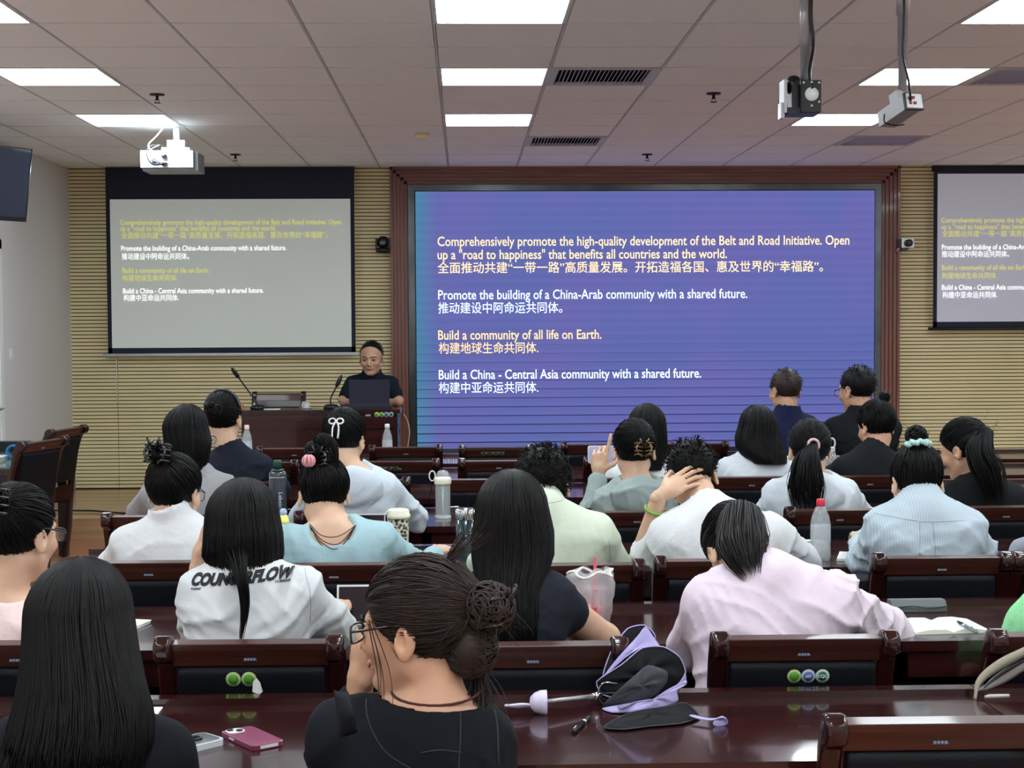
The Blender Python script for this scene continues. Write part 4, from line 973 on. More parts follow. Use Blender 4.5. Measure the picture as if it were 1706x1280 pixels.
# nearest row
p = person('p1', 'person with very long straight black hair and black top, seen from behind, bottom left', 2.62, (133,1058), (140,1205), (18,1268), (262,1262), c_black2, near=True, pitch=.2, sleeve='short', pelvis=(-.74,2.58,.59), el=W(-30,1420,2.72), er=W(318,1420,2.74), wl=(-.9,3.0,.8), wr=(-.68,3.0,.8))
longhair(p, m_hair, lv((42,226,1085,2.61,.108),(34,238,1140,2.585,.105),(22,252,1190,2.575,.115),(8,256,1240,2.57,.125),(-6,240,1300,2.57,.125),(-12,232,1380,2.57,.115),(5,215,1480,2.57,.08)), n=520, phi=2.05, seed=3, rad=.0034, npt=30)
p = person('p2', 'person in profile with glasses and messy brown bun, black top, hand at the mouth', 2.60, (697,1048), (726,1192), (574,1226), (796,1240), c_black2, near=True, yaw=1.16, pitch=.08, roll=0, dh=.03, skin=m_skin, sleeve='long', neckcut=.088, hcut=-.03, fine=.0029, pelvis=(-.06,2.56,.59),
           el=W(566,1262,2.90), wl=W(598,1168,2.71), hand={'l':dict(d=(.08,.0,1), n=(-.85,-.5,0), curl=(1.0,1.1,1.15,1.2), side=1, thumb=.3)}, er=W(838,1430,2.72), wr=(.08,2.80,.60), hands=(True,True))
h, C = updo(p, m_hairb, tgt=(.0,-.1,.035), n=420, bunr=(.046,.044,.044), nb=60, low=-.07, fringe=.035, rad=.0026, clawm=m_clawb, claw_s=.06, seed=5, wisps=90, wl=.06, off=.98, mass=((0,-.098,-.035),(.045,.04,.05)))
rng = np.random.default_rng(4); P = []; R = []
for q0, q1, q2, n_ in (((.072,.055,.03),(.078,.03,-.05),(.07,.035,-.12),5),((-.072,.055,.03),(-.08,.03,-.05),(-.072,.04,-.125),6),((0,-.07,.12),(.02,-.11,.16),(.0,-.13,.19),26),((.03,-.09,-.07),(.02,-.1,-.12),(.0,-.1,-.17),60)):
    for i in range(n_):
        j = rng.normal(size=3)*.008; P.append(np.array([L2W(p, np.array(x)+j*(k+.4)) for k, x in zip(np.linspace(0,2.2,14), np.array([tuple(v) for v in smoothpath([q0,q1,q2],13)]))])); R.append(np.linspace(.0016,.0006,14))
add_strands(p, [(np.array(P), np.array(R))], m_hairb, h, 'loose_hair')
glasses(p['t'], p['H'], p['Rh'], 1.0, p['base'], mat('glasses_brown',(38,26,24),rough=.2,coat=.5), .0022)
bs = V3(p['base']); N_ = p['N']-bs; ring = [Vector(N_+np.array((.078*math.cos(a),.068*math.sin(a)+.012,.043+.012*math.sin(a)))) for a in np.linspace(0,2*PI,26,endpoint=False)]
bm = bmesh.new(); sweep(bm, ring, .0026, n=6, closed=True); obj('necklace_cord', bm, mat('cord_maroon',(70,22,26),rough=.6), p['t'])
def eyes(p, iris=(.006,.006,.006)):
    for x in (-1,1):
        c = L2W(p, (x*.031,.0795,.003))-V3(p['base']); bm = bmesh.new()
        bmesh.ops.create_uvsphere(bm, u_segments=16, v_segments=10, radius=.0112*p['s'], matrix=Matrix.Translation(c)); e = obj('eye', bm, mat('eye_white',(150,142,136),rough=.2), p['t'], True)
        c2 = L2W(p, (x*.031,.0805+.0062,.0025))-V3(p['base']); bm = bmesh.new(); bmesh.ops.create_uvsphere(bm, u_segments=12, v_segments=8, radius=.0056*p['s'], matrix=Matrix.Translation(c2)); obj('iris', bm, mat('iris_dark',(22,16,14),rough=.1), e, True)
        bm = bmesh.new(); sweep(bm, smoothpath([Vector(L2W(p,(x*.014,.096,.024))-V3(p['base'])),Vector(L2W(p,(x*.03,.094,.030))-V3(p['base'])),Vector(L2W(p,(x*.048,.083,.025))-V3(p['base']))],8), [.0022]*9, n=6); obj('eyebrow', bm, m_hair, p['t'])
        bm = bmesh.new(); sweep(bm, smoothpath([Vector(L2W(p,(x*.017,.089,.0045))-V3(p['base'])),Vector(L2W(p,(x*.031,.0935,.0105))-V3(p['base'])),Vector(L2W(p,(x*.045,.086,.005))-V3(p['base']))],8), .0014, n=5); obj('eyelid', bm, m_hair, p['t'])
    for z, a in ((-.0555,.020),(-.0655,.016)):
        w_ = lambda q: Vector(L2W(p, q)-V3(p['base'])); bm = bmesh.new(); sweep(bm, smoothpath([w_((-a,.0925,-.0605)),w_((0,.0985,z)),w_((a,.0925,-.0605))],10), [.001,.003,.004,.0044,.0046,.0046,.0046,.0044,.004,.003,.001], n=8, flat=.8); obj('lip', bm, m_lips, p['t'], True)
eyes(p)
# second row
p = person('p3', 'person with black hair in a claw clip, pink sleeveless top, at left edge', 3.75, (32,892), (-2,1008), (-118,1045), (92,1042), c_pink, near=True, yaw=-.45, pitch=.1, sleeve='none', neckcut=.075)
h, C = updo(p, m_hair, tgt=(.02,-.09,.075), n=260, bunr=(.036,.032,.034), nb=26, seed=8, clawm=m_clawb, claw_s=.075, rad=.0032, wisps=24)
glasses(p['t'], p['H'], p['Rh'], 1.0, p['base'], m_black, .002)
p = person('p4', 'person with long dark hair and a white T-shirt printed COUNTERFLOW on the back', 3.72, (405,886), (403,950), (338,992), (496,988), c_whitet, near=True, pitch=.15, dh=.06, sleeve='short', chest=1.12, el=W(328,1062,3.93), wl=W(332,945,3.93),
           er=W(590,1082,3.98), wr=(-.35,4.2,.81), hand={'l':dict(d=(.15,.1,1), n=(-.9,-.1,.1), curl=(.9,1,1,1.1))}, fold=.006)
P4 = p
tail = bundle([L2W(p,(0,-.11,-.05)), W(402,960,3.59), W(408,1010,3.585), W(402,1068,3.58)], [.03,.016,.012,.005], 34, np.random.default_rng(6), rad=.0022, npt=26, wisp=.6)
longhair(p, m_hair, lv((341,470,890,3.755,.108),(338,472,925,3.75,.104),(350,466,945,3.74,.1),(372,440,962,3.72,.11)), n=330, phi=2.0, seed=4, rad=.003, extra=tail)
p5 = person('p5', 'person with long straight black hair and dark T-shirt in the middle of the second row', 3.72, (853,872), (852,972), (772,1005), (915,998), c_slate, near=True, pitch=.15, dh=.05, sleeve='short', slv=.3, er=W(1008,1064,3.88), armr=1.15, wr=W(940,1035,4.2), el=W(742,1066,3.95))
longhair(p5, m_hair, lv((788,922,885,3.75,.11),(786,922,925,3.74,.11),(792,908,965,3.72,.118),(796,908,1010,3.7,.12),(806,905,1050,3.69,.115),(815,895,1100,3.69,.1),(825,885,1150,3.69,.08)), n=380, phi=2.0, seed=9, rad=.0032)
p6 = person('p6', 'person in a loose pale pink shirt bending head down, low black ponytail', 3.84, (1229,918), (1278,962), (1185,1005), (1385,1000), c_lilac, near=True, pitch=.95, roll=-.15, yaw=.1, dh=.22, sleeve='long', el=W(1150,1082,3.98), er=W(1482,1052,4.08), wr=W(1400,1010,4.4), wl=W(1200,1020,4.35), pelvis=(.72,3.74,.59), fold=.008, grow=.022, armr=1.1, chest=1.1)
rng = np.random.default_rng(12)
h = hair_obj(p6, [hair_cap(p6['H'], p6['Rh'], 1.0, grow=.002, low=-.075, seed=2, res=.005)], mat('dark_brown_hair', (24,18,18), rough=.5, spec=.3))
add_strands(p6, [pulled(p6['H'], p6['Rh'], 1.0, (0,-.115,.035), 260, rng, .0034)], m_hair, h)
K = L2W(p6, (0,-.115,.036)); add_strands(p6, [bundle([K, K+np.array((.0,-.04,-.004)), W(1238,915,3.82), W(1252,958,3.76)], [.016,.05,.066,.028], 280, rng, rad=.003, npt=18, flat=.7)], MATS['dark_brown_hair'], h, 'ponytail')
p = person('p7', 'person in a mint green T-shirt cut off by the right edge', 3.80, (1815,905), (1815,1000), (1722,1040), (1900,1040), c_mint, near=True, sleeve='short', el=W(1655,1150,3.92), wl=W(1900,1150,4.0), wr=W(2200,1100,4.1), grow=.02, fold=.006)
longhair(p, m_hair, lv((1750,1880,900,3.83,.1),(1755,1875,960,3.8,.1),(1765,1865,1020,3.78,.1)), n=80, seed=2)
# third row
p = person('p8', 'person in a white stand-collar blouse, black hair up in a claw clip', 4.95, (291,822), (290,872), (218,908), (352,908), c_white, yaw=-.25, pitch=.2, collar='stand', sleeve='long', chair=None, el=W(180,958,5.18), fold=.004)
updo(p, m_hair, tgt=(-.01,-.075,.095), n=190, bunr=(.034,.03,.032), nb=22, seed=11, clawm=m_clawb, claw_s=.07)
glasses(p['t'], p['H'], p['Rh'], 1.0, p['base'], m_black)
p = person('p9', 'person in a pale blue top with low scooped back and a high clipped ponytail', 5.0, (540,826), (556,884), (492,905), (628,902), c_blue, pitch=.45, yaw=.1, dh=.08, sleeve='long', scoop=(-.0,.03,(.085,.10,.075)), neckcut=.07, er=W(702,952,5.22), wr=W(725,925,5.4))
h, C = updo(p, m_hair, tgt=(-.02,-.07,.1), n=190, bunr=(.034,.03,.03), nb=24, seed=13, wisps=30, wl=.06)
rng = np.random.default_rng(14); K = C; add_strands(p, [bundle([K, K+np.array((.02,-.0,.035)), K+np.array((.055,-.02,.02)), K+np.array((.07,-.03,-.06))],[.02,.026,.022,.01],60,rng,rad=.0028,npt=18)], m_hair, h, 'ponytail')
claw(p['t'], C-np.array((-.01,.02,.03)), p['base'], .055, m_clawb, p['Rh'])
bs = V3(p['base'])
for dz, r in ((-.005,.085),(-.03,.10),(-.045,.112),(-.06,.12)):
    a0 = p['N']-bs; bm = SW(smoothpath([Vector(a0+np.array((-.075,-.045,.03+dz*.2))), Vector(a0+np.array((-.03,-.095,dz*.6))), Vector(a0+np.array((.025,-.1,dz))), Vector(a0+np.array((.078,-.06,.025)))],14), .0016, n=5); obj('back_strap', bm, m_brass, p['t'])
p = person('p10', 'man in a pale green polo shirt with short curly black hair', 4.95, (905,812), (905,852), (835,892), (992,890), c_green, pitch=.55, dh=.11, sleeve='short', collar='polo', er=W(1040,965,5.1), el=W(795,965,5.1), fold=.003, shr=.06, chest=1.15, back=1.1)
shorthair(p, m_hair, n=520, seed=15, ln=.03, curl=.004, rad=.0032, grow=.002)
p = person('p11', 'person in a white T-shirt bowing with a hand on the black short hair', 5.0, (1152,795), (1185,858), (1118,895), (1282,890), c_white, pitch=.75, yaw=.2, dh=.16, sleeve='short', er=W(1350,945,5.15), el=W(1066,935,5.1), wl=W(1098,828,5.03), fold=.007, grow=.02, chest=1.15,
           hand={'l':dict(d=(.78,.12,.5), n=(-.35,-.85,.45), curl=(.3,.3,.35,.4), side=-1, s=.92)}, back=1.05, near=True)
shorthair(p, m_hair, n=480, seed=16, ln=.024, rad=.0028)
w0 = V3(p['WL'])-V3(p['base'])+unit(V3(p['EL'])-V3(p['WL']))*.05; dd = unit(V3(p['WL'])-V3(p['EL'])); a1 = unit(np.cross(dd,(0,1,0))); a2 = np.cross(dd,a1)
bm = bmesh.new(); sweep(bm, [Vector(w0+(a1*math.cos(a)+a2*math.sin(a))*.034) for a in np.linspace(0,2*PI,18,endpoint=False)], .006, n=6, closed=True); obj('green_wristband', bm, mat('lime_band',(120,160,70),rough=.6), p['t'])
p12 = person('p12', 'person in a pale blue striped shirt with a bun in a mint scrunchie', 4.95, (1527,805), (1536,850), (1476,884), (1606,880), c_shirt, pitch=.4, dh=.08, sleeve='long', collar='polo', el=W(1442,938,5.15), er=W(1645,945,5.15), fold=.007, grow=.024, chest=1.15)
h, C = updo(p12, m_hair, tgt=(-.005,-.06,.11), n=200, bunr=(.036,.034,.03), nb=36, seed=17, wisps=26, wl=.045)
bs = V3(p12['base']); C2 = C-bs+p12['Rh']@np.array((0,-.012,-.034)); bm = bmesh.new()
sweep(bm, [Vector(C2+p12['Rh']@np.array(((.033+.003*math.sin(9*a))*math.cos(a),(.028)*math.sin(a),.004*math.sin(7*a)))) for a in np.linspace(0,2*PI,60,endpoint=False)], [.009+.0025*math.sin(2.3*i) for i in range(60)], n=8, closed=True)
obj('scrunchie', bm, mat('mint_scrunchie',(176,214,210),rough=.7), p12['t'], True)
p = person('p13', 'grey-sleeved arm of a person cut off by the right edge, third row', 4.95, (1850,815), (1850,872), (1762,905), (1935,905), c_sleeve, sleeve='long', el=W(1712,925,5.12), wl=W(1760,880,5.35), grow=.018)
shorthair(p, m_hair, n=60, seed=2)
# fourth row
p = person('p14', 'person in a grey shirt with glasses and black hair tucked behind, at the left', 6.1, (312,729), (322,792), (262,822), (370,818), c_grey, yaw=-.65, pitch=.12, sleeve='short', collar='polo', el=W(222,868,6.25), fold=.006)
longhair(p, m_hair, lv((274,352,735,6.1,.1),(278,348,765,6.09,.095),(292,342,790,6.08,.08)), n=170, seed=18, phi=1.9)
glasses(p['t'], p['H'], p['Rh'], 1.0, p['base'], m_silver)
p = person('p15', 'person in a pale hooded jacket with a white bow clip in dark hair', 6.1, (573,734), (592,792), (538,818), (638,815), c_card, yaw=-.2, pitch=.3, dh=.06, sleeve='long', collar='hood', er=W(690,862,6.3), el=W(505,862,6.25), fold=.006, grow=.018, chest=1.1)
h, C = updo(p, m_hair, tgt=(-.01,-.08,.08), n=200, bunr=(.03,.02,.028), nb=16, seed=19, bun_on=False, wisps=20)
bs = V3(p['base']); Cb = L2W(p, (0,-.125,.05))-bs; bm = bmesh.new()
for sd in (-1,1):
    sweep(bm, [Vector(Cb+p['Rh']@np.array((sd*(.002+.022*(1-math.cos(a))/1.6), -.004, .011*math.sin(a)))) for a in np.linspace(0,2*PI,18,endpoint=False)], .0036, n=6, closed=True)
    sweep(bm, smoothpath([Vector(Cb), Vector(Cb+p['Rh']@np.array((sd*.012,-.004,-.025))), Vector(Cb+p['Rh']@np.array((sd*.012-.002,.002,-.07)))],8), .0036, n=6)
bmesh.ops.recalc_face_normals(bm, faces=bm.faces); obj('bow_clip', bm, m_claww, p['t'])
p = person('p16', 'person in a grey-green hoodie raising a finger, bronze claw clip in the hair', 6.1, (1056,751), (1062,808), (1012,838), (1100,835), c_hood, pitch=.15, sleeve='long', collar='hood', el=W(984,862,6.28), wl=W(997,796,6.36), fold=.006, grow=.016, near=True,
           hand={'l':dict(d=(.08,0,1), n=(-.3,-.95,0), curl=(.05,1.2,1.3,1.3), side=1, thumb=.9)})
h, C = updo(p, m_hair, tgt=(.02,-.1,.05), n=200, seed=20, bun_on=False, wisps=14)
claw(p['t'], L2W(p, (.025,-.115,.0)), p['base'], .06, m_clawg, p['Rh'])
p = person('p17', 'person in a white hoodie with a long black ponytail in a pale hair tie', 6.1, (1348,751), (1352,802), (1300,828), (1404,826), c_hoodw, pitch=.15, sleeve='long', collar='hood', el=W(1272,868,6.25), er=W(1440,868,6.25), fold=.006, grow=.018)
h, C = updo(p, m_hair, tgt=(-.01,-.11,.02), n=200, seed=21, bun_on=False, wisps=10); rng = np.random.default_rng(22)
K = L2W(p, (-.01,-.12,.015)); add_strands(p, [bundle([K, W(1345,775,5.94), W(1343,815,5.93), W(1346,856,5.93)],[.018,.055,.075,.055],150,rng,rad=.0034,npt=20,flat=.6)], m_hair, h, 'ponytail')
bm = bmesh.new(); kk = K-V3(p['base']); sweep(bm, [Vector(kk+p['Rh']@np.array((.022*math.cos(a),-.004,.022*math.sin(a)))) for a in np.linspace(0,2*PI,20,endpoint=False)], .006, n=8, closed=True); obj('hair_tie', bm, mat('pink_tie',(210,180,176),rough=.6), p['t'], True)
p = person('p18', 'person in black at the right with half-tied long black hair, looking down left', 6.1, (1606,750), (1632,805), (1588,832), (1688,832), c_black, yaw=.75, pitch=.35, dh=.05, sleeve='short', skin=m_skin)
h, C = updo(p, m_hair, tgt=(.02,-.1,.06), n=200, seed=23, bun_on=False, wisps=12); rng = np.random.default_rng(24)
K = L2W(p, (.02,-.11,.05)); add_strands(p, [bundle([K, W(1632,755,6.0), W(1648,790,5.97), W(1662,835,5.96)],[.03,.055,.06,.035],150,rng,rad=.0032,npt=20,flat=.6,wisp=.4)], m_hair, h, 'ponytail')
# fifth row
p = person('p19', 'person in a navy jacket with clipped black hair and a grey headband', 7.2, (373,698), (386,757), (344,780), (432,778), c_navy, pitch=.1, sleeve='long', collar='polo', fold=.005, yaw=-.2)
updo(p, m_hair, tgt=(.0,-.1,.04), n=170, bunr=(.04,.03,.04), nb=20, seed=25, clawm=m_clawb, claw_s=.05)
bm = SW(smoothpath([Vector(L2W(p,(.088*math.cos(a),-.02,.04+.096*math.sin(a)))-V3(p['base'])) for a in np.linspace(.2,PI-.2,9)],20), .016, n=8, flat=.4); obj('headband', bm, m_cloth_band, p['t'], True)
p = person('p20', 'person in white with long straight black hair, behind the grey-green hoodie', 7.2, (1078,719), (1080,770), (1036,792), (1122,790), c_white, pitch=.1, sleeve='short')
longhair(p, m_hair, lv((1042,1111,725,7.2,.1),(1043,1112,750,7.19,.1),(1050,1110,768,7.18,.1),(1056,1108,782,7.17,.09)), n=150, seed=26)
p = person('p21', 'person in a pale shirt with shoulder-length black hair in front of the navy polo', 7.2, (1262,721), (1263,760), (1217,786), (1308,783), c_hoodw, pitch=.1, sleeve='short', fold=.006)
longhair(p, m_hair, lv((1225,1300,728,7.2,.105),(1226,1304,745,7.18,.11),(1236,1310,760,7.16,.105),(1250,1312,772,7.15,.09)), n=150, seed=27, tend=(.75,1))
p = person('p22', 'person in a black top with a small high bun', 7.2, (1460,712), (1455,754), (1408,782), (1492,780), c_black, pitch=.3, yaw=.35, sleeve='short', skin=m_skin, dh=.06)
updo(p, m_hair, tgt=(.03,-.05,.12), n=170, bunr=(.026,.024,.032), nb=20, seed=28, low=-.05)
# men at the front
p = person('p23', 'man in a navy polo shirt with thinning short hair in front of the blue screen', 8.2, (1308,652), (1312,692), (1277,716), (1345,714), c_navyp, yaw=.35, sleeve='short', collar='polo', skin=m_skin3, back=1.15, sw=1.1, shr=.06, chest=1.1, fold=.003)
shorthair(p, m_hairb, n=200, seed=29, ln=.014, fringe=.03)
p = person('p24', 'man in a black shirt with glasses and cropped hair in front of the blue screen', 8.2, (1428,651), (1434,694), (1392,716), (1480,714), c_black, yaw=.5, sleeve='short', collar='polo', skin=m_skin, hs=1.08, back=1.1, shr=.06, chest=1.1)
shorthair(p, m_hair, n=260, seed=30, ln=.018, fringe=.03); glasses(p['t'], p['H'], p['Rh'], 1.08, p['base'], m_black)
# the speaker
p = person('p25', 'elderly man in a dark polo shirt speaking behind the laptop on the stage', 11.95, (619,598), (619,628), (650,641), (588,640), c_dark, hs=1.12, yaw=PI-.12, pitch=.12, dh=-.06, facing=-1, skin=m_skin3, sleeve='short', collar='polo', near=True, zb=ZS, pelvis=(-.73,12.22,.755), el=W(664,668,11.83), er=W(572,668,11.83), wl=(-.62,11.86,.99), wr=(-.86,11.86,.99), back=1.1, sw=1.05)
shorthair(p, m_hair, n=220, seed=31, ln=.012, fringe=-.012, grow=-.005)
eyes(p)
bm = bmesh.new(); c = V3(p['N'])-V3(p['base']); box(bm, c[0]+.035,c[0]+.06,c[1]-.135,c[1]-.125,c[2]-.075,c[2]-.06); obj('lapel_badge', bm, m_white, p['t'])
# print on the white T-shirt
def printed(p, s, u0, u1, v0, v1, hgt, mt, nm, **k):
    top = [c for c in p['t'].children if c.name.startswith('top')][0]; bs = V3(p['base'])
    bvh = BVHTree.FromPolygons([tuple(v.co) for v in top.data.vertices], [tuple(q.vertices) for q in top.data.polygons])
    a, b = W(u0, v0, p['Y']-.13), W(u1, v1, p['Y']-.13)
    o = text(nm, s, hgt, mt, (0,0,0), rot=(0,0,0), parent=top, width=(b-a).length, ext=0, **k)
    bm = bmesh.new(); bm.from_mesh(o.data); bmesh.ops.triangulate(bm, faces=bm.faces)
    for _ in range(3): bmesh.ops.subdivide_edges(bm, edges=[e for e in bm.edges if e.calc_length() > .012], cuts=1); bmesh.ops.triangulate(bm, faces=[f for f in bm.faces if len(f.verts) > 3])
    for v in bm.verts:
        f = v.co.x/(b-a).length; q = a+(b-a)*f; q.z += v.co.y; q = Vector(V3(q)-bs); q.y = -1.0
        r = bvh.ray_cast(q, Vector((0,1,0))); v.co = (r[0] if r[0] else Vector((q.x,-.13,q.z)))-Vector((0,.0022,0))
    bm.to_mesh(o.data); bm.free(); return o
m_ink = mat('ink_black', (20,22,26), rough=.7)
printed(P4, 'COUNTERFLOW', 309, 486, 984, 970, .036, m_ink, 'lettering', bold=.0022, shear=.35)
printed(P4, 'AGAINST', 309, 328, 991, 990, .007, m_ink, 'lettering', bold=.0003)
printed(P4, 'CURRENT', 453, 479, 978, 977, .007, m_ink, 'lettering', bold=.0003)
# ------------------------------------------------------------------ things on the desks
def at(u, v, z=TZ): return WZ(u, v, z)
def put(name, label, cat, p, rz=0, z=TZ, group=None): return thing(name, label, cat, (p.x, p.y, z), rz, group)
# pink phone
a = at(368,1222,TZ+.01); b = at(466,1240,TZ+.01); c = (at(392,1205,TZ+.01)+at(460,1250,TZ+.01))/2
t = put('phone', 'phone in a dark pink case lying face down on the nearest desk', 'phone', at(420,1230,TZ+.006), rz=-.72+.0)
mp_ = mat('pink_case', (124,50,82), rough=.42, coat=.2); t.rotation_euler = (0,0,.62)
bm = bmesh.new(); prism(bm, rrect(.073,.147,.012), 0, .011); obj('case', bm, mp_, t, bevel=.002)
bm = bmesh.new(); prism(bm, [(x-.012, y+.052) for x, y in rrect(.037,.034,.012)], .011, .0125); cm = obj('camera_frame', bm, m_white, t)
bm = bmesh.new()
for x, y in ((-.02,.059),(-.005,.046)): lathe(bm, [(.007,.0125),(.007,.0145),(.001,.0145)], n=16, c=(x,y,0))
obj('camera_lens', bm, m_black, cm)
obj('port', BX(-.02,.02,-.0745,-.0735,.003,.009), m_white, t); obj('side_button', BX(-.0373,-.0363,.01,.03,.004,.008), m_white, t)
# clear-cased phone
t = put('phone', 'phone in a thick clear case beside the long-haired person in black, bottom left', 'phone', at(305,1243,TZ+.006)); t.rotation_euler = (0,0,-.78)
bm = bmesh.new(); prism(bm, rrect(.078,.155,.014), 0, .012); prism(bm, rrect(.074,.15,.012), .012, .0125); obj('case', bm, mat('milky_case',(205,210,214),rough=.2,coat=.5), t, bevel=.002)
bm = bmesh.new(); prism(bm, rrect(.066,.142,.01), .0125, .0135); obj('back', bm, mat('grey_glass',(96,104,110),rough=.15,coat=.5), t)
obj('ring_stand', SW([(.012*math.cos(a_),.03+.012*math.sin(a_),.016) for a_ in np.linspace(0,2*PI,16,endpoint=False)], .003, n=6, closed=True), m_black, t)
p0 = at(250,1195); t = put('paper_sheet', 'white sheet standing in for a page reflection beside the long-haired person, nearest desk', 'paper', p0); obj('sheet', BX(-.105,.012,-.1,.08,.0,.002), m_paper, t)  # sheet added to stand in for a white page reflected in the desktop
# pen on the nearest desk
def pen(label, p, q, z=TZ, clear=False):
    p, q = Vector(p), Vector(q); t = thing('pen', label, 'pen', p); d = q-p; L_ = d.length; d.normalize(); P = lambda k: d*(L_*k)+Vector((0,0,.0055))
    obj('barrel', SW([P(0),P(.02),P(.55)], [.003,.005,.005], n=10), m_grey if clear else m_black, t); obj('grip', SW([P(.55),P(.7)], .0056, n=10), m_chrome, t)
    obj('tip', SW([P(.7),P(.93),P(1)], [.005,.0035,.0008], n=10), m_black, t); obj('clip', SW([P(.03)+Vector((0,0,.006)),P(.3)+Vector((0,0,.007))], .0012, n=6), m_chrome, t)
pen('black and silver pen lying on the nearest desk under the umbrella', at(955,1224), at(985,1196))
# folded umbrella: handle, shaft, runner, ribs, folded cloth with lilac edging
B = at(1060,1175); t = thing('folding_umbrella', 'loosely folded black umbrella with lilac lining and lilac knob handle', 'umbrella', B)
m_lil = mat('lilac_cloth', (168,158,206), rough=.65, bump=.15, bscale=60); m_lilh = mat('lilac_plastic', (206,196,222), rough=.35); m_umb = mat('black_umbrella_cloth', (10,11,15), rough=.75, spec=.25, bump=.25, bscale=40); m_umb2 = mat('dark_grey_lining', (52,56,62), rough=.7, bump=.15, bscale=40)
def U(u, v, h=0, dy=0):      # a point above the desk: base row of the umbrella plus height
    q = W(u, v, B.y+dy)
    if q.z < TZ+.004: q = at(u, v, TZ+.004)
    return q-B
hc = at(902,1190)-B; hz = .026
bm = bmesh.new(); M4 = Matrix.Translation(Vector((hc.x, hc.y, hz)))@Matrix.Rotation(PI/2,4,'Y')
lathe(bm, [(.001,-.026),(.012,-.024),(.021,-.015),(.026,-.002),(.027,.012),(.001,.013)], n=24, M=M4); obj('handle', bm, m_lilh, t, True)
e = Vector((hc.x-.022,hc.y,hz-.006)); obj('wrist_loop', SW(smoothpath([e, e+Vector((-.02,-.006,.004)), e+Vector((-.05,-.012,.003)), e+Vector((-.054,-.0,.0)), e+Vector((-.03,.004,-.004)), e],20), .0055, n=6, flat=.5), m_lilh, t)
hub = Vector((at(990,1165).x-B.x, .0, .022)); s0 = Vector((hc.x+.012,hc.y,hz+.002))
obj('shaft', SW([s0, s0.lerp(hub,.5), hub], [.0045,.0045,.0055], n=10), m_steel, t)
obj('runner', SW([hub+Vector((-.012,0,-.002)),hub+Vector((.012,0,.002))], .0095, n=12), m_chrome, t)
for i, (du, dz, dy) in enumerate(((.035,.02,.015),(.04,.01,-.02),(.05,-.012,.01),(.045,-.02,-.015),(.03,.03,-.005),(.06,.0,.02))): obj('rib', SW(smoothpath([hub, hub+Vector((du*.5,dy*.9,dz)), hub+Vector((du*1.8,dy,dz*.9))],6), .0022, n=6), m_black if i%2 else m_chrome, t)
def cloth_fold(name, edge, mt, bulge=.02, nrm=(0,-1,.2), thick=.0015, edging=None):
    """a curved flap of cloth spanned by its outline"""
    n = len(edge); pts = [Vector(e_) for e_ in edge]; c = sum(pts, Vector())/n; nv = Vector(nrm).normalized(); bm = bmesh.new(); rings = []
    ol = []
    for i in range(n):
        for k in range(4):
            a_, b_, c_, d_ = pts[i-1], pts[i], pts[(i+1)%n], pts[(i+2)%n]; x = k/4
            cr = .5*((2*b_)+(c_-a_)*x+(2*a_-5*b_+4*c_-d_)*x*x+(3*b_-a_-3*c_+d_)*x**3); ol.append(cr.lerp(b_.lerp(c_,x),.4))
    for k in range(6):
        f_ = 1-k/6; rings.append([bm.verts.new(c+(q-c)*f_+nv*bulge*math.sin((1-f_)*PI/2)*(1+.25*math.sin(j*.9+k*.7))) for j, q in enumerate(ol)])
    cv = bm.verts.new(c+nv*bulge*1.05); N_ = len(ol)
    for a_, b_ in zip(rings, rings[1:]):
        for j in range(N_): bm.faces.new((a_[j],a_[(j+1)%N_],b_[(j+1)%N_],b_[j]))
    for j in range(N_): bm.faces.new((rings[-1][j],rings[-1][(j+1)%N_],cv))
    bmesh.ops.recalc_face_normals(bm, faces=bm.faces); bmesh.ops.solidify(bm, geom=list(bm.faces), thickness=thick)
    o = obj(name, bm, mt, t, True)
    if edging: obj('edge_binding', SW([q+nv*.001 for q in ol], .0016, n=5, closed=True), edging, o)
    return o
F_ = lambda *l: [U(u, v, dy=dy) for u, v, dy in l]
cloth_fold('canopy_panel', F_((1004,1128,.03),(1018,1085,.06),(1045,1048,.09),(1074,1042,.1),(1092,1062,.1),(1060,1092,.08),(1025,1115,.05)), m_umb, .012, edging=m_lil)
cloth_fold('canopy_lining', F_((1003,1130,.02),(1030,1095,.03),(1062,1060,.05),(1076,1044,.07),(1088,1060,.07),(1100,1080,.06),(1070,1078,.03),(1035,1100,.02)), m_lil, .008)
cloth_fold('canopy_panel', F_((994,1136,.01),(1035,1108,.0),(1070,1080,.02),(1105,1078,.03),(1132,1095,.04),(1142,1120,.04),(1130,1140,.02),(1095,1160,.0),(1040,1165,-.01),(1005,1158,.0)), m_umb, .03, edging=m_lil)
cloth_fold('canopy_lining', F_((1096,1079,.045),(1120,1084,.045),(1137,1103,.045),(1144,1136,.04),(1120,1150,.02),(1095,1168,.0),(1118,1138,.03),(1132,1116,.04),(1120,1092,.05)), m_lil, .006)
cloth_fold('canopy_panel', F_((1003,1178,-.03),(1030,1150,-.04),(1058,1125,-.035),(1080,1108,-.02),(1110,1118,-.01),(1112,1135,-.01),(1092,1162,-.02),(1060,1172,-.035)), m_umb2, .016, edging=None)
cloth_fold('canopy_lining', F_((1003,1180,-.04),(1050,1172,-.045),(1085,1166,-.04),(1110,1150,-.02),(1142,1134,.0),(1144,1140,.0),(1128,1150,-.02),(1130,1168,-.02),(1110,1178,-.035),(1060,1186,-.05),(1020,1187,-.045)), m_lil, .012)
cloth_fold('canopy_panel', F_((1006,1213,-.075),(1032,1196,-.07),(1060,1186,-.06),(1110,1178,-.05),(1142,1172,-.04),(1165,1194,-.04),(1135,1206,-.055),(1080,1211,-.07),(1040,1216,-.075)), m_umb, .012, nrm=(0,-.5,1), edging=m_umb2)
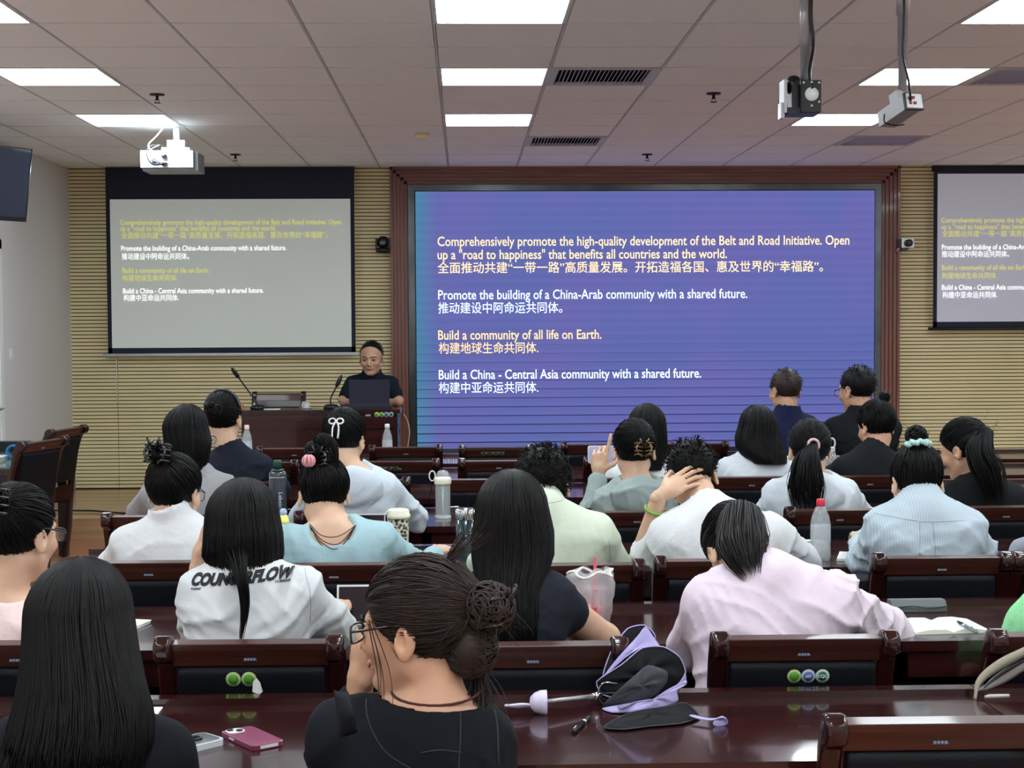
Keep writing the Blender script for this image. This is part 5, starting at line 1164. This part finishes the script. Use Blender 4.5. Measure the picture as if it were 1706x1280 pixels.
obj('closing_strap', SW(smoothpath([at(1150,1192,TZ+.012)-B, at(1172,1198,TZ+.010)-B, at(1190,1199,TZ+.012)-B, at(1204,1195,TZ+.02)-B, at(1207,1203,TZ+.008)-B, at(1188,1206,TZ+.006)-B],20), [.004]+[.008]*19+[.003], n=8, flat=.25), m_lil, t, True)
# slip of paper on the right
t = put('paper_slip', 'small folded white slip on the desk beside the strap at the right edge', 'paper', at(1660,1160), rz=.2); bm = bmesh.new(); prism(bm, [(-.03,.0),(.03,-.006),(.028,.012),(-.01,.01)], 0, .003); obj('sheet', bm, m_paper, t)
# open notebook with a pen
c0 = at(1570,1046); t = put('notebook', 'open blank notebook on the second desk right of the pink shirt', 'notebook', c0, rz=.06)
for sd, n_ in ((-1,'left_page'),(1,'right_page')):
    bm = bmesh.new(); pr = [(0,.004),(sd*.02,.012),(sd*.06,.013),(sd*.105,.006),(sd*.108,.0),(0,0)]
    prism(bm, pr if sd > 0 else pr[::-1], -.085, .085, ax='y'); obj(n_, bm, m_paper, t)
obj('cover', BX(-.112,.112,-.09,.09,0,.0015), mat('kraft_cover',(170,160,140),rough=.8), t)
pen('silver ballpoint pen lying across the open notebook', at(1628,1058,TZ+.013), at(1594,1038,TZ+.013), clear=True)
# spectacle case
t = put('spectacle_case', 'grey fabric spectacle case behind the open notebook', 'case', at(1527,1018)); mcase = mat('grey_fabric',(100,104,108),rough=.8,bump=.2,bscale=150)
bm = bmesh.new(); prism(bm, [(-.03,0),(.03,0),(.034,.014),(.022,.034),(-.014,.036),(-.032,.018)], -.082, .082, ax='x'); obj('body', bm, mcase, t, bevel=.004)
obj('flap_edge', SW(smoothpath([(-.08,-.034,.016),(-.02,-.036,.021),(.03,-.035,.014),(.08,-.034,.02)],16), .0012, n=5), m_black, t)
# red-capped bottle
def water_bottle(loc, label, cap, lab, r=.031, h=.215, group=None):
    t = thing('water_bottle', label, 'bottle', loc, group=group); k = h/.215
    obj('bottle', LA([(.001,.002),(r*.9,0),(r,.008),(r,.05*k),(r*.94,.055*k),(r,.06*k),(r,.13*k),(r*.85,.155*k),(r*.5,.185*k),(.0125,.192*k),(.0125,.2*k)], n=24), m_clear, t)
    obj('water', LA([(.001,.004),(r*.86,.004),(r*.94,.05*k),(r*.94,.125*k),(.001,.126*k)], n=20), mat('water',(205,214,220),rough=.1,alpha=.35), t)
    obj('cap', LA([(.0145,.19*k),(.015,.194*k),(.015,.212*k),(.012,.215*k),(.001,.215*k)], n=20), cap, t)
    obj('label', LA([(r*1.01,.065*k),(r*1.01,.125*k)], n=24, cap=False), lab, t); return t
p0 = at(1395,952); water_bottle((p0.x, 5.36, TZ), 'clear water bottle with bright red cap between white and striped shirts', mat('red_cap',(205,30,60),rough=.4), mat('clear_label',(215,220,225),rough=.3,alpha=.25), r=.036, h=.22)
wl_ = mat('white_label',(205,206,212),rough=.5,rgb2=(150,150,165),nscale=60)
water_bottle((W(645,700,9.32).x, 9.32, TZ), 'clear water bottle with white cap upright before the rostrum, right one', m_white, wl_, h=.235, group='water bottles before the rostrum')
water_bottle((W(411,700,9.32).x, 9.32, TZ), 'clear water bottle with pale pink cap before the rostrum, beside the navy jacket', mat('pink_cap',(228,196,200),rough=.4), wl_, h=.235, group='water bottles before the rostrum')
# dark green flask with chrome lid
p0 = at(775,925); t = thing('thermos_flask', 'dark teal flask with ribbed chrome lid left of long-haired person in black', 'flask', (W(775,870,5.30).x, 5.30, TZ))
obj('body', LA([(.001,0),(.03,0),(.032,.004),(.032,.165),(.001,.166)], n=28), mat('teal_glass',(44,66,74),rough=.15,coat=.5), t)
bm = LA([(.0315,.166),(.0325,.17),(.0325,.2),(.030,.205),(.001,.206)], n=28)
for i in range(28): a_ = 2*PI*i/28; lathe(bm, [(.0018,.172),(.0018,.2)], n=5, c=(.0325*math.cos(a_),.0325*math.sin(a_),0))
obj('lid', bm, m_chrome, t); obj('base_band', LA([(.0326,.01),(.0326,.02)], n=28, cap=False), m_silver, t)
# leopard cup
t = thing('travel_cup', 'leopard-print travel cup with a cream lid beside the pale blue top', 'cup', (W(664,870,5.42).x, 5.42, TZ))
M = mat('leopard_print', (176,166,142), rough=.5); nt = M.node_tree; L = nt.links.new; vo = nt.nodes.new('ShaderNodeTexVoronoi'); vo.inputs['Scale'].default_value = 75; tc = nt.nodes.new('ShaderNodeTexCoord'); L(tc.outputs['Object'], vo.inputs['Vector'])
rp = nt.nodes.new('ShaderNodeValToRGB'); rp.color_ramp.interpolation = 'CONSTANT'; rp.color_ramp.elements[0].color = lin((34,28,26)); rp.color_ramp.elements[1].position = .47; rp.color_ramp.elements[1].color = lin((176,168,146)); L(vo.outputs['Distance'], rp.inputs[0]); L(rp.outputs[0], nt.nodes['Principled BSDF'].inputs['Base Color'])
obj('body', LA([(.001,0),(.03,0),(.033,.004),(.0385,.16),(.001,.161)], n=28), M, t)
obj('lid', LA([(.041,.158),(.043,.162),(.043,.17),(.039,.174),(.039,.186),(.034,.19),(.033,.187),(.001,.186)], n=28), mat('cream_lid',(226,222,200),rough=.4), t)
obj('strap', SW(smoothpath([(-.037,-.01,.185),(-.048,-.01,.17),(-.05,-.012,.12),(-.062,-.015,.03)],14), .008, n=6, flat=.25), m_paper, t)
# child's cup
t = thing('toddler_cup', 'pale blue cup with a yellow spout and lilac cap left of the pale blue top', 'cup', (W(472,850,5.45).x, 5.45, TZ))
obj('body', LA([(.001,0),(.034,0),(.038,.01),(.038,.11),(.001,.111)], n=24), mat('pale_blue_plastic',(160,190,214),rough=.3), t); obj('lid', LA([(.04,.108),(.041,.112),(.041,.13),(.03,.138),(.001,.14)], n=24), mat('lilac_blue',(168,178,216),rough=.35), t)
obj('spout', LA([(.026,.138),(.02,.15),(.014,.168),(.001,.17)], n=20), mat('yellow_plastic',(226,228,120),rough=.4), t); obj('spout_cap', LA([(.001,.165),(.012,.17),(.014,.18),(.009,.19),(.001,.193)], n=16), MATS['lilac_blue'], t, True)
# tablet standing behind the pale blue top
t = thing('tablet', 'tablet with pale rim standing between the pale blue top and leopard cup', 'tablet', (W(612,870,5.62).x, 5.62, TZ))
Mx = Matrix.Rotation(-.25,4,'X'); bm = bmesh.new(); box(bm,-.12,.08,-.004,.004,0,.15,M=Mx); obj('case', bm, mat('silver_rim',(190,190,200),rough=.3), t, bevel=.003); bm = bmesh.new(); box(bm,-.113,.073,-.0055,-.0035,.008,.143,M=Mx); obj('screen', bm, mat('dark_screen',(24,26,36),rough=.1,coat=.5), t)
obj('stand', BX(-.06,.02,.0,.07,0,.004), m_grey, t)
# clear jug bottle with loop
t = thing('sports_bottle', 'clear bottle with cream lid and carry loop on an empty desk', 'bottle', (W(738,850,6.62).x, 6.62, TZ))
obj('bottle', LA([(.001,.001),(.029,0),(.033,.005),(.033,.15),(.03,.155)], n=28, cap=False), m_clear, t); obj('lid', LA([(.036,.15),(.037,.155),(.037,.175),(.033,.18),(.001,.181)], n=28), mat('cream_lid',(226,222,200),rough=.4), t)
obj('straw', SW([(0,0,.01),(0,0,.15)], .0035, n=8), m_white, t); obj('dome', LA([(.03,.18),(.028,.195),(.02,.208),(.001,.212)], n=24), m_clear, t, True)
obj('carry_loop', SW([(-.046+.013*math.cos(a_),0,.186+.022*math.sin(a_)) for a_ in np.linspace(0,2*PI,20,endpoint=False)], .003, n=6, closed=True), m_white, t)
obj('base_ring', LA([(.034,.0),(.036,.004),(.034,.012)], n=28, cap=False), m_white, t)
t = put('napkin', 'crumpled white paper napkin beside the clear sports bottle', 'napkin', at(758,850)); bm = bmesh.new(); bmesh.ops.create_icosphere(bm, subdivisions=3, radius=1)
for v in bm.verts: n_ = 1+.3*math.sin(7*v.co.x+3*v.co.y)*math.cos(6*v.co.z+2*v.co.x); v.co = Vector((v.co.x*.035*n_, v.co.y*.02*n_, .008+v.co.z*.008*n_))
obj('paper', bm, m_paper, t, True)
# dark tumbler with lettering
t = thing('tumbler', 'smoky dark bottle with green screw cap beside the navy jacket', 'bottle', (W(463,840,6.62).x, 6.62, TZ))
mt_ = mat('smoky_plastic',(50,60,66),rough=.12,coat=.5); obj('body', LA([(.001,0),(.036,0),(.039,.006),(.039,.2),(.035,.212),(.001,.213)], n=28), mt_, t)
obj('collar', LA([(.03,.213),(.028,.222),(.001,.223)], n=24), mat('green_cap',(28,62,52),rough=.35), t); obj('cap', LA([(.019,.222),(.018,.255),(.014,.262),(.001,.263)], n=20), MATS['green_cap'], t)
text('lettering', 'Lebeicool', .026, m_white, (.008,-.0395,.125), rot=(PI/2,PI/2,0), parent=t, ext=.0003)
bm = bmesh.new()
for i in range(9): a_ = -PI/2+(i-4)*.22; lathe(bm, [(.0022,.0),(.0022,.0)], n=6, c=(.0392*math.cos(a_),.0392*math.sin(a_),.188)) if 0 else box(bm,.0392*math.cos(a_)-.002,.0392*math.cos(a_)+.002,.0392*math.sin(a_)-.002,.0392*math.sin(a_)+.002,.186,.190)
obj('grip_dots', bm, m_white, t)
# bagged drink
t = thing('takeaway_drink', 'red iced drink with a straw in a clear white-printed carrier bag', 'drink', (W(985,960,4.10).x, 4.10, TZ))
obj('cup', LA([(.001,.0),(.03,0),(.044,.13),(.044,.135),(.001,.136)], n=28), mat('clear_cup',(232,200,204),rough=.1,alpha=.25), t)
obj('drink', LA([(.001,.004),(.0285,.004),(.038,.085),(.001,.087)], n=24), mat('red_drink',(178,22,40),rough=.15,coat=.4), t)
obj('straw', SW([(.0,0,.02),(.012,0,.215)], .0045, n=8), mat('red_straw',(190,60,76),rough=.4), t)
bgm = mat('bag_plastic',(232,232,236),rough=.3,alpha=.3,bump=.4,bscale=30); bm = bmesh.new()
def bagf(p): 
    a_ = math.atan2(p.y,p.x); k = 1+.10*math.sin(5*a_+p.z*30)+.06*math.sin(9*a_-p.z*50); return Vector((p.x*k*1.15,p.y*k*.8,p.z+.008*math.sin(4*a_)*(p.z > .1)))
lathe(bm, [(.03,.002),(.038,.02),(.044,.07),(.052,.12),(.056,.155),(.05,.175),(.034,.182)], n=40, fn=bagf, cap=False); obj('bag', bm, bgm, t, True)
obj('bag_rim', SW([bagf(Vector((.05*math.cos(a_),.05*math.sin(a_),.172))) for a_ in np.linspace(0,2*PI,32,endpoint=False)], .004, n=6, closed=True), m_paper, t)
t2 = bmesh.new(); box(t2,-.012,.012,-.0455,-.044,.06,.085); box(t2,-.004,.02,-.0465,-.045,.035,.05); obj('print', t2, mat('red_print',(196,70,70),rough=.5), t)
# phones and papers further off
t = thing('phone', 'phone held up by the person in the grey-green hoodie', 'phone', (W(1010,745,6.4).x, 6.42, W(1010,758,6.4).z)); bm = bmesh.new(); prism(bm, rrect(.155,.075,.01), -.004, .004, ax='y'); obj('body', bm, m_white, t); bm = bmesh.new(); prism(bm, rrect(.145,.066,.006), -.0052, -.004, ax='y'); obj('screen', bm, mat('phone_screen',(150,152,190),rough=.2,emit=.5), t)
t = thing('tablet', 'tablet with a white rim standing behind the profile person in glasses', 'tablet', (W(590,1040,4.28).x, 4.28, TZ)); Mx = Matrix.Rotation(-.3,4,'X'); bm = bmesh.new(); box(bm,-.05,.05,-.004,.004,0,.115,M=Mx); obj('case', bm, m_white, t, bevel=.003); bm = bmesh.new(); box(bm,-.044,.044,-.0055,-.0035,.006,.109,M=Mx); obj('screen', bm, MATS['dark_screen'], t); obj('stand', BX(-.03,.03,.0,.06,0,.004), m_grey, t)
t = put('notebook', 'bundle of white papers left of the printed white T-shirt', 'notebook', at(215,1045), rz=-.2)
for i, r_ in enumerate((.0,.08,-.06)):
    bm = bmesh.new(); box(bm,-.06,.035,-.07,.07,.003*i,.003*i+.0024,M=Matrix.Rotation(r_,4,'Z')); obj('sheet', bm, m_paper, t)
t = put('tissue_pack', 'white tissue pack with a dark mark left of the red-capped bottle', 'tissues', at(1352,916)); bm = bmesh.new(); box(bm,-.06,.05,-.05,.06,0,.03); obj('pack', bm, m_white, t, bevel=.012); obj('label', BX(-.02,.01,-.03,-.0,.0302,.031), m_black, t)
t = put('notebook', 'open exercise book left of the striped blue shirt', 'notebook', at(1425,930), rz=-.3); obj('pages', BX(-.06,.07,-.09,.08,.002,.01), m_paper, t); obj('cover', BX(-.063,.073,-.093,.083,0,.002), m_grey, t)
t = thing('sports_bottle', 'bottle with a pale loop handle between the ponytail and the black shirts', 'bottle', (W(1384,748,7.62).x, 7.62, TZ)); obj('body', LA([(.001,0),(.033,0),(.035,.01),(.035,.16),(.02,.19),(.001,.191)], n=24), m_clear, t); obj('cap', LA([(.022,.185),(.022,.215),(.001,.216)], n=20), m_white, t)
obj('carry_loop', SW([(.0+.017*math.cos(a_),-.02,.235+.026*math.sin(a_)) for a_ in np.linspace(0,2*PI,20,endpoint=False)], .0045, n=6, closed=True), m_white, t)
# bag strap over the right-hand chair
c = CH['B4']; t = thing('bag_strap', 'beige and black canvas bag strap hanging over the chair at the right edge', 'bag', (W(1665,1100,3.40).x, 3.40, .62)); bs = Vector(t.location)
mb = mat('beige_canvas',(150,142,126),rough=.85,bump=.2,bscale=120)
bm = bmesh.new()
def band(pts, w, mt, nm):
    pts = smoothpath([W(u,v,y)-bs for u,v,y in pts], 24); bm = bmesh.new(); rows = []
    for i, q in enumerate(pts): 
        tg = (pts[min(i+1,24)]-pts[max(i-1,0)]).normalized(); sd = tg.cross(Vector((0,1,0))).normalized(); ww = w*(.35+.65*math.sin(PI*min(1,max(.12,i/24*1.1)))); rows.append((bm.verts.new(q-sd*ww), bm.verts.new(q+Vector((0,-.006,0))), bm.verts.new(q+sd*ww)))
    for a_, b_ in zip(rows, rows[1:]):
        for k in range(2): bm.faces.new((a_[k],a_[k+1],b_[k+1],b_[k]))
    bmesh.ops.recalc_face_normals(bm, faces=bm.faces); bmesh.ops.solidify(bm, geom=list(bm.faces), thickness=.003); obj(nm, bm, mt, t, True)
band([(1760,1050,3.40),(1712,1083,3.40),(1665,1108,3.39),(1632,1135,3.38),(1624,1165,3.36)], .012, mb, 'strap')
band([(1760,1090,3.42),(1712,1108,3.41),(1675,1130,3.40),(1645,1145,3.39),(1628,1150,3.38)], .010, mat('grey_canvas',(128,122,116),rough=.85), 'strap')
band([(1750,1080,3.405),(1705,1100,3.40),(1660,1128,3.395),(1634,1150,3.385)], .006, m_black, 'edge_tape')
# things on the side table at the left
z_ = .757
t = thing('tape_roll', 'blue tape roll standing on the side table at the left', 'tape', (W(22,741,9.8).x, 9.8, z_)); obj('roll', LA([(.045,-.02),(.045,.02),(.032,.02),(.032,-.02),(.045,-.02)], n=24, cap=False, M=Matrix.Translation((0,0,.046))@Matrix.Rotation(PI/2,4,'X')), mat('blue_tape',(30,110,170),rough=.4), t)
t = thing('pencil_case', 'dark case with blue ends at the back of the side table', 'case', (-3.12, 10.35, z_)); obj('case', BX(-.2,.16,-.05,.05,0,.07), m_black, t, bevel=.015); obj('end_cap', BX(.155,.2,-.05,.05,.004,.066), MATS['blue_tape'], t, bevel=.012)
t = thing('paper_stack', 'stack of white papers on the glass side table at the left edge', 'paper', (-3.1, 9.72, z_)); obj('stack', BX(-.18,.15,-.11,.11,0,.022), m_paper, t, bevel=.003); obj('top_sheet', BX(-.13,.17,-.09,.1,.022,.024), m_white, t)
t = thing('document', 'large white sheet lying near the front of the glass side table', 'paper', (-3.08, 9.4, z_)); obj('sheet', BX(-.18,.16,-.1,.12,0,.003), m_paper, t)
# small worn details
p = PEOPLE['p9']; bs = V3(p['base']); c = V3(W(514,768,4.98))-bs; bm = bmesh.new()
for i in range(9): a_ = 2*PI*i/9; sweep(bm, [Vector(c+np.array((.006*math.cos(a_),.01*math.sin(a_),.0)))+Vector((.014*math.cos(b_)*math.cos(a_),.014*math.cos(b_)*math.sin(a_),.017*math.sin(b_))) for b_ in np.linspace(0,2*PI,10,endpoint=False)], .004, n=5, closed=True)
bmesh.ops.recalc_face_normals(bm, faces=bm.faces); obj('pink_scrunchie', bm, mat('pink_tie2',(226,160,164),rough=.7), p['t'], True)
def seam(p, pts, nm='seam', r=.0011, mt=None, off=.13):
    top = [c for c in p['t'].children if c.name.startswith('top')][0]; bs = V3(p['base'])
    bvh = BVHTree.FromPolygons([tuple(v.co) for v in top.data.vertices], [tuple(q.vertices) for q in top.data.polygons]); out = []
    for q in smoothpath([W(u,v,p['Y']-off) for u,v in pts], 26):
        q = Vector(V3(q)-bs); y = q.y; q.y = -1.0; r_ = bvh.ray_cast(q, Vector((0,1,0)))
        if r_[0]: out.append(r_[0]-Vector((0,.0005,0)))
    if len(out) > 3: obj(nm, SW(out, r, n=5), mt, top)
ms = mat('seam_blue', (150,166,180), rough=.8); p = PEOPLE['p12']
seam(p, [(1470,862),(1500,866),(1540,871),(1580,871),(1615,870)], mt=ms); seam(p, [(1537,872),(1535,900),(1532,925)], mt=ms); seam(p, [(1558,872),(1559,900),(1561,925)], mt=ms)
mk = mat('seam_black', (34,37,44), rough=.7); p = PEOPLE['p2']
seam(p, [(766,1175),(767,1230),(764,1290)], mt=mk, r=.0014); seam(p, [(700,1262),(735,1258),(768,1262)], mt=mk, r=.0014); seam(p, [(600,1180),(610,1220),(640,1262),(690,1290)], mt=mk, r=.0016); seam(p, [(806,1180),(828,1220),(832,1290)], mt=mk, r=.0016)
seam(PEOPLE['p10'], [(872,836),(905,842),(945,838),(962,832)], mt=mat('seam_green',(170,180,162),rough=.8)); seam(PEOPLE['p10'], [(1018,905),(1022,945),(1012,985)], mt=MATS['seam_green'])
seam(PEOPLE['p11'], [(1108,905),(1120,935),(1118,975)], mt=mat('seam_white',(180,182,188),rough=.8)); seam(PEOPLE['p4'], [(500,960),(512,1000),(510,1050)], mt=MATS['seam_white'])
# hanging flap of the black jacket collar
p = PEOPLE['p2']; t = p['t']; B = Vector(p['base'])
def UJ(u, v, y): return W(u, v, y)-B
bm = bmesh.new(); rows = []
for k in range(9):
    x = k/8; a_ = UJ(556+10*x, 1150+78*x, 2.475-.02*math.sin(PI*x)); b_ = UJ(580+16*x, 1152+68*x, 2.46-.03*math.sin(PI*x)); rows.append([bm.verts.new(a_.lerp(b_, j/4)+Vector((0,-.008*math.sin(PI*j/4),0))) for j in range(5)])
for a_, b_ in zip(rows, rows[1:]):
    for j in range(4): bm.faces.new((a_[j],a_[j+1],b_[j+1],b_[j]))
bmesh.ops.recalc_face_normals(bm, faces=bm.faces); bmesh.ops.solidify(bm, geom=list(bm.faces), thickness=.003); obj('collar_flap', bm, cloth('flap', (30,33,39)), t, True)
